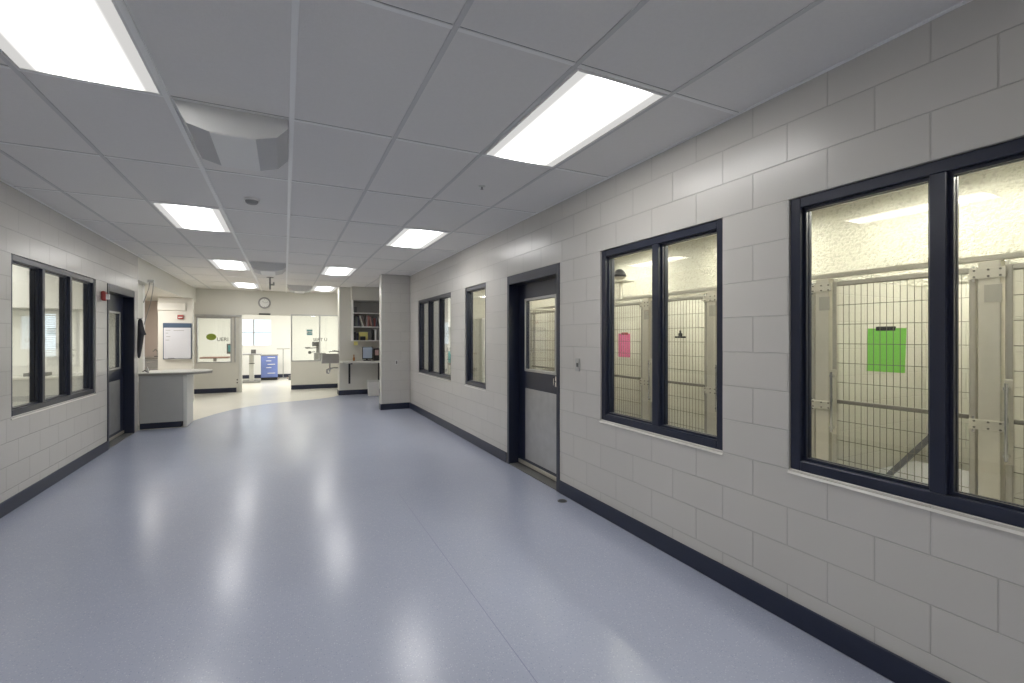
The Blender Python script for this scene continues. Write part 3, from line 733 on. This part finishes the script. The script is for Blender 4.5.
slab('file_box', 2.08, 2.12, 12.60, 12.82, 1.4275, 1.70, M['black'], 'tall black binder on the right half of the lowest wall shelf', 'binder')
slab('file_box', 2.125, 2.17, 12.60, 12.82, 1.4275, 1.71, M['white'], 'tall white binder right of the black binder on the lowest wall shelf', 'binder')
r = thing('desk', (1.85, 12.55, 0.85), 'pale wall-mounted desk with a dark bracket under the shelves', 'desk')
MB().box(1.285, XR-0.001, 12.30, 12.866, 0.852, 0.898, 0.004).build('desktop', M['counter'], r)
mb = MB().box(1.500, 1.545, 12.832, 12.866, 0.29, 0.850, 0.003); mb.box(1.500, 1.545, 12.40, 12.832, 0.820, 0.850, 0.003)
mb.build('bracket', M['black'], r)
mb = MB().box(2.25, 2.292, 12.832, 12.866, 0.29, 0.850, 0.003); mb.box(2.25, 2.292, 12.40, 12.832, 0.820, 0.850, 0.003)
mb.build('bracket', M['black'], r)
r = thing('monitor', (1.93, 12.55, 0.8985), 'black framed monitor on the wall desk', 'monitor')
MB().box(1.83, 2.01, 12.46, 12.60, 0.8985, 0.915, 0.005).build('base', M['black'], r)
MB().box(1.90, 1.94, 12.55, 12.58, 0.915, 1.05, 0.003).build('stand', M['black'], r)
MB().box(1.80, 2.06, 12.51, 12.549, 0.94, 1.26, 0.006).build('casing', M['black'], r)
MB().box(1.815, 2.045, 12.506, 12.510, 0.965, 1.245).build('screen', M['screen'], r)
r = thing('photo_printer', (2.14, 12.52, 0.8985), 'black boxy machine with a pinkish front beside the monitor', 'machine')
MB().box(2.075, 2.30, 12.40, 12.68, 0.8985, 1.22, 0.012, 2).build('body', M['black'], r)
MB().box(2.095, 2.19, 12.396, 12.400, 1.04, 1.18).build('front_panel', M['photo'], r)
o = MB().lathe([(0.022, 0), (0.026, 0.01), (0.026, 0.075), (0.012, 0.10), (0.012, 0.13), (0.015, 0.135), (0.015, 0.16)], (1.60, 12.58, 0.8985), 18).build('pill_bottle', M['amber'], None, (1.60, 12.58, 0.8985), True)
tag(o, 'small amber bottle on the wall desk', 'bottle')
o = MB().box(1.595, 1.69, 12.548, 12.553, 1.30, 1.40, 0.001).build('hanging_note', M['yellow'], None, (1.64, 12.55, 1.30))
tag(o, 'pale yellow note hanging from the bottom edge of the wall shelf', 'note')
r = thing('waste_bin', (2.06, 12.42, 0), 'white waste bin on the floor under the wall desk', 'waste bin')
mb = MB()
lo = [(-0.12, -0.10), (0.12, -0.10), (0.12, 0.10), (-0.12, 0.10)]
a = [mb.bm.verts.new((2.06+u, 12.42+v, 0.001)) for u, v in lo]; b = [mb.bm.verts.new((2.06+u*1.13, 12.42+v*1.13, 0.38)) for u, v in lo]
c = [mb.bm.verts.new((2.06+u*1.05, 12.42+v*1.05, 0.38)) for u, v in lo]; d = [mb.bm.verts.new((2.06+u*0.93, 12.42+v*0.93, 0.02)) for u, v in lo]
mb.bm.faces.new(a[::-1]); mb.bm.faces.new(d)
for p, q in ((a, b), (b, c), (c, d)):
    for k in range(4): mb.bm.faces.new((p[k], p[(k+1) % 4], q[(k+1) % 4], q[k]))
mb.build('bin_body', M['white'], r)
mb = MB().box(2.06-0.142, 2.06+0.142, 12.42-0.120, 12.42-0.1135, 0.36, 0.392); mb.box(2.06-0.142, 2.06+0.142, 12.42+0.1135, 12.42+0.12, 0.36, 0.392); mb.box(2.06-0.142, 2.06-0.136, 12.42-0.1135, 12.42+0.1135, 0.36, 0.392); mb.box(2.06+0.136, 2.06+0.142, 12.42-0.1135, 12.42+0.1135, 0.36, 0.392); mb.build('rim', M['offwhite'], r)

# ------------------------------------------------------------------ scrub sink on the nook wall end
r = thing('scrub_sink', (1.07, 13.08, 0.82), 'steel scrub sink with taps on the end of the nook wall', 'sink')
mb = MB().box(0.86, 1.2715, 12.90, 13.22, 0.83, 0.845); mb.box(0.86, 0.875, 12.90, 13.22, 0.845, 1.07); mb.box(0.875, 1.2715, 12.90, 12.915, 0.845, 1.07); mb.box(0.875, 1.2715, 13.205, 13.22, 0.845, 1.07); mb.box(1.255, 1.2715, 12.915, 13.205, 0.845, 1.07)
mb.build('basin', M['scrub'], r)
mb = MB().tube([(1.06, 13.06, 0.829), (1.06, 13.06, 0.62), (1.03, 13.06, 0.56), (0.99, 13.06, 0.57), (0.99, 13.06, 0.66), (1.16, 13.06, 0.70), (1.2715, 13.06, 0.70)], 0.022)
mb.build('drain_trap', M['chrome'], r)
mb = MB().tube([(1.2715, 13.06, 1.14), (1.10, 13.06, 1.14), (1.04, 13.06, 1.12)], 0.014); mb.build('spout', M['chrome'], r)
for y in (12.97, 13.15):
    MB().bar((1.2715, y, 1.13), (1.16, y, 1.15), 0.02, 0.03).build('tap_lever', M['darkgrey'], r)

# ------------------------------------------------------------------ things on the far windows and in the far room
o = MB().lathe([(0.5, 0), (0.5, 0.002)], (0, 0, 0), 36, 'Y'); bmesh.ops.scale(o.bm, verts=o.bm.verts, vec=(0.235, 1, 0.18))
bmesh.ops.translate(o.bm, verts=o.bm.verts, vec=(-1.785, YFAR+0.057, 1.515))
tag(o.build('window_decal', M['oval'], None, (-1.785, YFAR+0.057, 1.515)), 'olive green oval decal on the far left window', 'decal')
r = thing('poster', (0.655, YFAR+0.056, 1.56), 'small teal printed notice on the far right window', 'notice')
MB().box(0.575, 0.735, YFAR+0.0565, YFAR+0.0590, 1.565, 1.735).build('sheet', M['paper'], r)
mb = MB().box(0.58, 0.73, YFAR+0.055, YFAR+0.0565, 1.69, 1.73); mb.box(0.58, 0.73, YFAR+0.055, YFAR+0.0565, 1.575, 1.62); mb.box(0.60, 0.71, YFAR+0.055, YFAR+0.0565, 1.64, 1.665); mb.build('print', M['teal'], r)
r = thing('drawer_cart', (-0.485, 18.6, 0), 'blue drawer cart with white handles in the far room', 'cart')
MB().box(-0.745, -0.225, 18.42, 18.85, 0.10, 0.86, 0.008).build('body', M['blue_cart'], r)
MB().box(-0.765, -0.205, 18.40, 18.87, 0.861, 0.90, 0.008).build('top', M['midgrey'], r)
MB().box(-0.745, -0.225, 18.43, 18.84, 0.012, 0.099, 0.004).build('plinth', M['black'], r)
for k, (z0, z1) in enumerate([(0.74, 0.845), (0.625, 0.735), (0.50, 0.62), (0.39, 0.495), (0.115, 0.385)]):
    dr = MB().box(-0.73, -0.24, 18.404, 18.42, z0, z1, 0.003).build('drawer', M['blue_cart'], r)
    MB().box(-0.58 if k % 2 else -0.54, -0.42 if k % 2 else -0.30, 18.385, 18.404, (z0+z1)/2-0.012, (z0+z1)/2+0.012, 0.004).build('handle', M['white'], dr)
r = thing('exam_table', (-0.99, 17.8, 0), 'lift exam table on a grey column at the left of the passage', 'exam table')
MB().box(-1.32, -0.70, 17.3, 18.2, 0.93, 0.965, 0.006).build('tabletop', M['midgrey'], r)
MB().box(-1.06, -0.92, 17.75, 17.9, 0.06, 0.929, 0.006).build('column', M['offwhite'], r)
MB().box(-1.07, -0.91, 17.74, 17.91, 0.62, 0.645, 0.002).build('collar', M['darkgrey'], r)
mb = MB().box(-1.25, -0.72, 17.55, 17.65, 0.012, 0.06, 0.006); mb.box(-1.25, -0.72, 18.0, 18.1, 0.012, 0.06, 0.006); mb.box(-1.04, -0.94, 17.65, 18.0, 0.012, 0.06, 0.006); mb.build('foot_frame', M['midgrey'], r)
slab('tabletop_device', -1.00, -0.86, 17.6, 17.75, 0.9655, 1.10, M['darkgrey'], 'small dark device standing on the lift exam table', 'device')
r = thing('tray_stand', (-0.05, 18.9, 0), 'thin tray stand on a single pole right of the blue cart', 'stand')
MB().cyl((-0.05, 18.9, 0.03), (-0.05, 18.9, 1.08), 0.012).build('pole', M['midgrey'], r)
MB().box(-0.26, 0.16, 18.75, 19.05, 1.08, 1.10, 0.004).build('tray', M['counter_edge'], r)
mb = MB()
for k in range(4):
    a = PI/4+k*PI/2; mb.bar((-0.05, 18.9, 0.04), (-0.05+0.2*math.cos(a), 18.9+0.2*math.sin(a), 0.03), 0.02, 0.02)
mb.build('foot', M['midgrey'], r)
for k in range(4):
    a = PI/4+k*PI/2; MB().lathe([(0.022, -0.012), (0.022, 0.012)], (-0.05+0.2*math.cos(a), 18.9+0.2*math.sin(a), 0.0225), 14, 'X').build('caster', M['brown'], r)
slab('floor_box', 0.12, 0.24, 18.2, 18.35, 0.001, 0.17, M['darkgrey'], 'small black box on the far room floor at the passage right edge', 'box')
r = thing('treatment_table', (-1.95, 17.0, 0), 'brown topped treatment table seen through the far left window', 'table')
MB().box(-2.30, -1.55, 16.7, 17.3, 0.86, 0.90, 0.006).build('tabletop', M['brown'], r)
MB().box(-1.98, -1.90, 16.95, 17.05, 0.05, 0.859, 0.004).build('column', M['midgrey'], r)
MB().box(-2.2, -1.65, 16.8, 17.2, 0.001, 0.05, 0.006).build('base', M['midgrey'], r)
r = thing('monitor_stand', (-1.60, 17.4, 0), 'dark patient monitor on a thin wheeled stand behind the far left window', 'monitor')
MB().box(-1.66, -1.34, 17.33, 17.42, 0.98, 1.30, 0.01).build('casing', M['darkgrey'], r)
MB().box(-1.62, -1.38, 17.325, 17.329, 1.05, 1.25).build('screen', M['teal'], r)
MB().cyl((-1.5, 17.38, 0.05), (-1.5, 17.38, 0.98), 0.02).build('pole', M['midgrey'], r)
mb = MB().bar((-1.72, 17.38, 0.03), (-1.28, 17.38, 0.03), 0.05, 0.05); mb.bar((-1.5, 17.16, 0.03), (-1.5, 17.6, 0.03), 0.05, 0.05); mb.build('base', M['midgrey'], r)
r = thing('anaesthesia_machine', (1.0, 16.4, 0), 'grey anaesthesia machine with dark gauges behind the far right window', 'machine')
MB().box(0.86, 1.20, 16.25, 16.7, 0.10, 1.00, 0.01).build('body', M['midgrey'], r)
MB().box(0.80, 1.02, 16.22, 16.5, 1.22, 1.36, 0.01).build('monitor', M['darkgrey'], r)
MB().box(0.92, 1.0, 16.4, 16.5, 1.0, 1.22, 0.004).build('mast', M['midgrey'], r)
mb = MB().bar((0.96, 16.4, 1.17), (0.62, 16.3, 1.15), 0.025, 0.025); mb.box(0.58, 0.74, 16.24, 16.34, 1.155, 1.19, 0.004); mb.build('arm', M['darkgrey'], r)
MB().lathe([(0.05, -0.03), (0.05, 0.03)], (0.72, 16.28, 1.02), 16, 'Y').build('gauge', M['darkgrey'], r)
mb = MB().tube([(0.75, 16.32, 1.02), (0.88, 16.3, 1.05)], 0.012); mb.build('hose', M['midgrey'], r)
mb = MB().box(0.84, 0.90, 16.25, 16.32, 0.001, 0.10); mb.box(1.14, 1.2, 16.25, 16.32, 0.001, 0.1); mb.box(0.84, 0.9, 16.6, 16.68, 0.001, 0.1); mb.box(1.14, 1.2, 16.6, 16.68, 0.001, 0.1); mb.build('caster', M['black'], r)
o = MB().lathe([(0.03, 0), (0.05, 0.05), (0.13, 0.10), (0.16, 0.12), (0.0, 0.125)][:4], (-1.14, 18.3, 2.05), 24)

# ------------------------------------------------------------------ kennels behind the right wall
posts = [-0.63, 0.28, 1.19, 2.10, 3.10, 3.98, 4.90, 5.82, 6.74]
zt = 1.945
def post_parts(root):
    MB().box(-0.03, 0.03, -0.048, 0.048, 0.0, zt-0.012, 0.004).build('upright', M['zinc'], root, world=False)
    MB().box(-0.034, -0.0305, -0.055, 0.02, 1.70, 1.80, 0.001).build('band', M['steel'], root, world=False)
plabs = {1: 'kennel post right of the doubly hinged gate at the far right', 2: 'thick pale kennel post with hinge straps in the right pane of the large window',
         3: 'pale kennel post left of the green sheet gate', 4: 'kennel post at the right side of the two-pane window by the door', 5: 'kennel post left of the plain gate in the two-pane window',
         0: 'kennel post nearest the camera, beyond the frame', 6: 'kennel post left of the pink sheet gate', 7: 'kennel post seen through the navy door glass', 8: 'last kennel post by the cream cabinet'}
first = None
for k, y in enumerate(posts):
    if k == 0: continue
    if first is None:
        first = thing('kennel_post', (XG, y, 0), plabs[k], 'kennel post', 'kennel posts'); post_parts(first)
    else: copy_tree(first, (XG, y, 0), plabs[k])
r = thing('kennel_header', (XG, 3.2, zt), 'long steel header rail running along the kennel fronts', 'rail')
MB().box(XG-0.022, XG+0.022, posts[0], posts[-1]+0.1, zt-0.010, zt+0.012, 0.003).build('top_channel', M['steel'], r)
MB().box(XG+0.05, XG+0.07, posts[0], posts[-1]+0.1, zt+0.020, zt+0.032, 0.002).build('rear_angle', M['steel'], r)
def gate(k, label):
    y0, y1 = posts[k]+0.062, posts[k+1]-0.062
    root = thing('kennel_gate', (XG, (y0+y1)/2, 0), label, 'kennel gate', 'kennel gates')
    w = 0.030; z0, z1 = 0.06, 1.905
    f = MB(); f.box(XG-0.016, XG+0.016, y0, y0+w, z0, z1, 0.004); f.box(XG-0.016, XG+0.016, y1-w, y1, z0, z1, 0.004)
    f.box(XG-0.016, XG+0.016, y0+w, y1-w, z1-w, z1, 0.004); f.box(XG-0.016, XG+0.016, y0+w, y1-w, z0, z0+w, 0.004)
    f.build('gate_frame', M['steel'], root)
    MB().box(XG-0.014, XG+0.010, y0+w, y1-w, 1.026, 1.052, 0.003).build('mid_rail', M['wire'], root)
    m = MB(); n = max(2, round((y1-y0-2*w)/0.038))
    for q in range(1, n):
        y = y0+w+(y1-y0-2*w)*q/n; m.cyl((XG, y, z0+w), (XG, y, z1-w), 0.0021, 6)
    for q in range(1, 14):
        z = 1.039+0.139*(q-7)
        if z0+w < z < z1-w: m.cyl((XG-0.004, y0+w, z), (XG-0.004, y1-w, z), 0.0021, 6)
    m.build('wire_mesh', M['wire'], root)
    for zc in (1.865, 1.005):            # hinge straps across the post on the near side
        s_ = MB(); s_.box(XG-0.038, XG-0.0345, posts[k]-0.07, posts[k]+0.085, zc-0.030, zc+0.030, 0.002)
        st = s_.build('hinge_strap', M['zinc'], root)
        b_ = MB()
        for yy in (-0.05, 0.0, 0.06):
            for zz in (-0.018, 0.018): b_.cyl((XG-0.038, posts[k]+yy, zc+zz), (XG-0.043, posts[k]+yy, zc+zz), 0.006, 8)
        b_.build('bolts', M['wire'], st)
        MB().cyl((XG-0.03, posts[k]+0.066, zc-0.045), (XG-0.03, posts[k]+0.066, zc+0.045), 0.008, 10).build('hinge_pin', M['chrome'], st)
    yl = y1-0.012                        # latch on the far side
    l = MB(); l.box(XG-0.024, XG-0.017, yl-0.022, yl+0.014, 0.80, 1.27, 0.003); lt = l.build('latch_plate', M['zinc'], root)
    h = MB(); h.cyl((XG-0.045, yl, 0.82), (XG-0.045, yl, 1.25), 0.009, 10)
    for z in (0.85, 1.22): h.cyl((XG-0.024, yl, z), (XG-0.05, yl, z), 0.013, 10)
    h.build('latch_rod', M['chrome'], lt)
    return root
gl = {0: 'kennel gate nearest the camera, beyond the frame', 1: 'kennel gate at the far right edge, right of the thick hinged post', 2: 'kennel gate carrying the green sheet in the large right window',
      3: 'kennel gate mostly hidden by the wall between both kennel windows', 4: 'plain kennel gate with a dark clip in the right pane of the two-pane window',
      5: 'kennel gate carrying the pink sheet in the left pane of the two-pane window', 6: 'kennel gate standing open across the aisle, seen through the navy door glass', 7: 'last closed kennel gate behind the open one, beyond the navy door glass'}
for k in range(1, 8):
    g = gate(k, gl[k])
    if k == 6:                           # this one stands open across the aisle
        g.location = (3.12, 5.70, 0); g.rotation_euler = (0, 0, -PI/2)
for k, y in enumerate(posts):            # block partitions between the stalls
    struct(MB().box(XG+0.075, XKB, y-0.05, y+0.05, 0, 1.93), 'wall_stall' if k == 0 else 'wall_stall.%03d' % k, M['kennel_block'])
# sheets, clip, bench brace, mirror
def sheet(name, y0, y1, z0, z1, mat, label, tilt=0.0):
    root = thing(name, (XG+0.019, (y0+y1)/2, z0), label, 'sheet')
    m = MB(); m.box(XG+0.0185, XG+0.0195, y0, y1, z0, z1)
    for v in m.bm.verts: v.co.y += tilt*(v.co.z-z1)*-1
    m.build('paper', mat, root)
    return root
s1 = sheet('green_sheet', 1.600, 1.822, 1.270, 1.562, M['green_sheet'], 'bright green paper sheet clipped on a kennel gate', 0.03)
MB().box(XG+0.0166, XG+0.026, 1.66, 1.775, 1.545, 1.575, 0.003).build('hanging_clip', M['black'], s1)
s2 = sheet('pink_sheet', 4.285, 4.50, 1.268, 1.545, M['pink_sheet'], 'pink paper sheet clipped on a kennel gate')
MB().box(XG+0.0166, XG+0.026, 4.33, 4.45, 1.53, 1.56, 0.003).build('hanging_clip', M['red'], s2)
r = thing('gate_clip', (XG-0.02, 3.48, 1.50), 'dark spring clip on the plain kennel gate', 'clip')
MB().box(XG-0.03, XG-0.018, 3.41, 3.55, 1.495, 1.513, 0.003).build('jaw', M['black'], r)
mb = MB().box(XG-0.03, XG-0.018, 3.455, 3.505, 1.513, 1.545, 0.004); mb.cyl((XG-0.024, 3.48, 1.545), (XG-0.024, 3.48, 1.57), 0.009); mb.build('grip', M['black'], r)
r = thing('dog_bench', (4.2, 1.64, 0), 'raised grey bench with a sloping strut inside the green sheet kennel', 'bench')
MB().box(3.95, 4.70, 1.28, 2.02, 0.44, 0.48, 0.006).build('platform', M['midgrey'], r)
mb = MB().box(3.97, 4.01, 1.30, 1.34, 0.001, 0.44); mb.box(4.64, 4.68, 1.30, 1.34, 0.001, 0.44); mb.box(3.97, 4.01, 1.96, 2.0, 0.001, 0.44); mb.box(4.64, 4.68, 1.96, 2.0, 0.001, 0.44); mb.build('leg', M['midgrey'], r)
mb = MB().bar((3.82, 1.84, 0.47), (3.82, 1.535, 0.875), 0.03, 0.03); mb.box(3.80, 3.84, 1.51, 1.545, 0.46, 0.89); mb.box(3.80, 3.96, 1.51, 1.86, 0.445, 0.47); mb.build('strut', M['darkgrey'], r)
r = thing('dome_mirror', (XG, 4.40, zt+0.02), 'dark dome on a pale pole above the pink sheet gate', 'dome mirror')
MB().cyl((XG, 4.44, zt+0.0125), (XG, 4.44, 2.150), 0.022).build('pole', M['zinc'], r)
MB().box(XG-0.07, XG+0.07, 4.27, 4.52, 2.150, 2.162, 0.003).build('plate', M['steel'], r)
mb = MB().lathe([(0.080, 0.06), (0.078, 0.09), (0.062, 0.125), (0.035, 0.15), (0.008, 0.157)], (XG, 4.46, 2.162), 28); mb.build('dome', M['black'], r, smooth=True)
MB().lathe([(0.03, 0.0005), (0.04, 0.03), (0.082, 0.059)], (XG, 4.46, 2.162), 28).build('socket', M['zinc'], r)
# tall cream cabinet at the end of the kennel aisle
r = thing('tall_cabinet', (3.0, 6.83, 0), 'tall cream cabinet at the end of the kennel aisle, behind the narrow window', 'cabinet')
MB().box(2.74, 3.30, 6.70, 6.995, 0.03, 1.80, 0.006).build('body', M['offwhite'], r)
dd = MB().box(2.755, 3.285, 6.683, 6.699, 0.06, 1.78, 0.004).build('door', M['offwhite'], r)
MB().box(2.80, 2.82, 6.655, 6.683, 1.05, 1.25, 0.003).build('handle', M['chrome'], dd)
MB().box(2.76, 3.28, 6.72, 6.99, 0.001, 0.03).build('plinth', M['black'], r)
# counter in the treatment room behind the far right corridor window
r = thing('side_counter', (3.5, 9.55, 0), 'dark topped counter in the room behind the three-pane right window', 'counter')
MB().box(3.08, 4.6, 9.30, 9.84, 0.10, 0.93, 0.004).build('cabinet', M['offwhite'], r)
MB().box(3.07, 4.61, 9.26, 9.845, 0.931, 0.965, 0.004).build('worktop', M['darkgrey'], r)
MB().box(3.09, 4.58, 9.36, 9.84, 0.001, 0.10).build('plinth', M['black'], r)
o = MB().lathe([(0.045, 0), (0.045, 0.15), (0.02, 0.20), (0.02, 0.24)], (3.14, 9.5, 0.9655), 18).build('teal_bottle', M['tealbottle'], None, (3.14, 9.5, 0.9655), True)
tag(o, 'teal bottle on the dark topped counter behind the three-pane window', 'bottle')
slab('small_scale', 3.22, 3.32, 9.45, 9.6, 0.9655, 1.10, M['darkgrey'], 'dark small device right of the teal bottle on the counter', 'device')
o = MB().box(3.08, 3.9, 9.60, 9.845, 1.72, 1.86, 0.01).build('wall_unit', M['white'], None, (3.4, 9.7, 1.72)); tag(o, 'white wall unit above the dark topped counter', 'wall unit')
r = thing('dimming_backdrop', (2.8, 9.6, 0), 'added tall grey locker behind the left panes of the three-pane right window', 'backdrop')
MB().box(2.53, 3.05, 9.30, 9.84, 0.02, 2.36, 0.006).build('body', M['midgrey'], r)  # made-up locker body; its grey stands in for the dim panes
dd = MB().box(2.545, 3.035, 9.283, 9.299, 0.06, 2.33, 0.004).build('door', M['midgrey'], r)
MB().box(2.99, 3.01, 9.26, 9.283, 1.05, 1.20, 0.003).build('handle', M['chrome'], dd)
MB().box(2.55, 3.03, 9.32, 9.83, 0.001, 0.02).build('plinth', M['black'], r)
# left room behind the three-pane window: counter with a tap, a shelf line
r = thing('prep_counter', (-3.4, 9.9, 0), 'grey counter against the end wall of the room behind the left window', 'counter')
MB().box(-4.6, -2.75, 9.62, 10.195, 0.0, 0.86, 0.004).build('cabinet', M['laminate'], r)
MB().box(-4.62, -2.74, 9.60, 10.198, 0.861, 0.90, 0.004).build('worktop', M['counter'], r)
r = thing('gooseneck_tap', (-4.25, 10.05, 0.9), 'tall thin tap on the counter behind the left window', 'tap')
mb = MB().tube([(-4.25, 10.05, 0.901), (-4.25, 10.05, 1.22), (-4.22, 10.0, 1.27), (-4.19, 9.95, 1.22)], 0.012); mb.build('spout', M['chrome'], r)
MB().box(-4.31, -4.19, 10.02, 10.08, 0.9005, 0.915, 0.004).build('base', M['chrome'], r)
o = MB().box(-5.2, -2.60, 9.82, 10.15, 1.96, HC-0.001, 0.004).build('wall_cupboard', M['offwhite'], None, (-3.9, 10.0, 1.96)); tag(o, 'cream wall cupboard above the blind window behind the left window', 'cupboard')
slab('dark_tray', -3.60, -3.35, 9.7, 9.95, 0.9005, 0.95, M['darkgrey'], 'dark tray on the counter under the blind window', 'tray')

# ------------------------------------------------------------------ strip lamps and unseen room lights
def strip_light(y, label):
    root = thing('strip_light', (4.45, y, HC), label, 'strip light', 'kennel strip lights')
    MB().box(4.45-0.11, 4.45+0.11, y-0.62, y+0.62, HC-0.05, HC-0.0005, 0.004).build('housing', M['white'], root)
    MB().box(-0.095, 0.095, -0.60, 0.60, -0.062, -0.0505).build('lens', M['strip'], root, world=False)
for y, lab in ((0.2, 'kennel strip light above the near stalls'), (1.9, 'kennel strip light above the green sheet stall'), (3.6, 'kennel strip light above the plain gate stall'), (5.6, 'kennel strip light above the last stalls')):
    strip_light(y, lab)
def area(loc, sx, sy, power, col=(1, 0.97, 0.92)):
    l = bpy.data.lights.new('unseen_room_light', 'AREA'); l.shape = 'RECTANGLE'; l.size = sx; l.size_y = sy; l.energy = power; l.color = col
    o = bpy.data.objects.new('unseen_room_light', l); C.objects.link(o); o.location = loc
    return o
area((-1.6, 17.2, HC-0.02), 0.6, 1.2, 47); area((0.4, 17.2, HC-0.02), 0.6, 1.2, 47); area((2.4, 17.2, HC-0.02), 0.6, 1.2, 47)  # unseen area lights, standing in for the other rooms' ceiling lamps
area((-2.75, 12.0, 2.41), 0.5, 1.2, 26)
area((-4.2, 7.2, HC-0.02), 0.6, 1.2, 45); area((-4.2, 9.0, HC-0.02), 0.6, 1.2, 25)
area((3.9, 8.4, HC-0.02), 0.6, 1.2, 45)
for y in (0.9, 3.2, 5.3): area((2.95, y, HC-0.02), 0.25, 1.2, 17, (1, 0.97, 0.88))  # unseen aisle lights added to brighten the gate fronts

# ------------------------------------------------------------------ world, camera, view
w = bpy.data.worlds.new('sky'); S.world = w; w.use_nodes = True
bg = w.node_tree.nodes['Background']; bg.inputs[0].default_value = (0.80, 0.90, 1.0, 1); bg.inputs[1].default_value = 1.6

cam = bpy.data.cameras.new('camera'); co = bpy.data.objects.new('camera', cam); C.objects.link(co)
co.location = (0, 0, CAM_H); co.rotation_euler = (PI/2, 0, -YAW)
cam.sensor_fit = 'HORIZONTAL'; cam.sensor_width = 36.0; cam.lens = FPX/1024*36.0
cam.shift_x = 0.0; cam.shift_y = (CYPX-341.5)/1024.0
cam.clip_start = 0.02
S.camera = co
S.view_settings.view_transform = 'Standard'; S.view_settings.look = 'None'
S.view_settings.gamma = 1.0; S.view_settings.use_curve_mapping = False
S.view_settings.exposure = 0.30
cy = S.cycles
cy.transparent_max_bounces = 24; cy.max_bounces = 10; cy.diffuse_bounces = 6; cy.glossy_bounces = 4
cy.sample_clamp_indirect = 6.0
cy.use_denoising = True
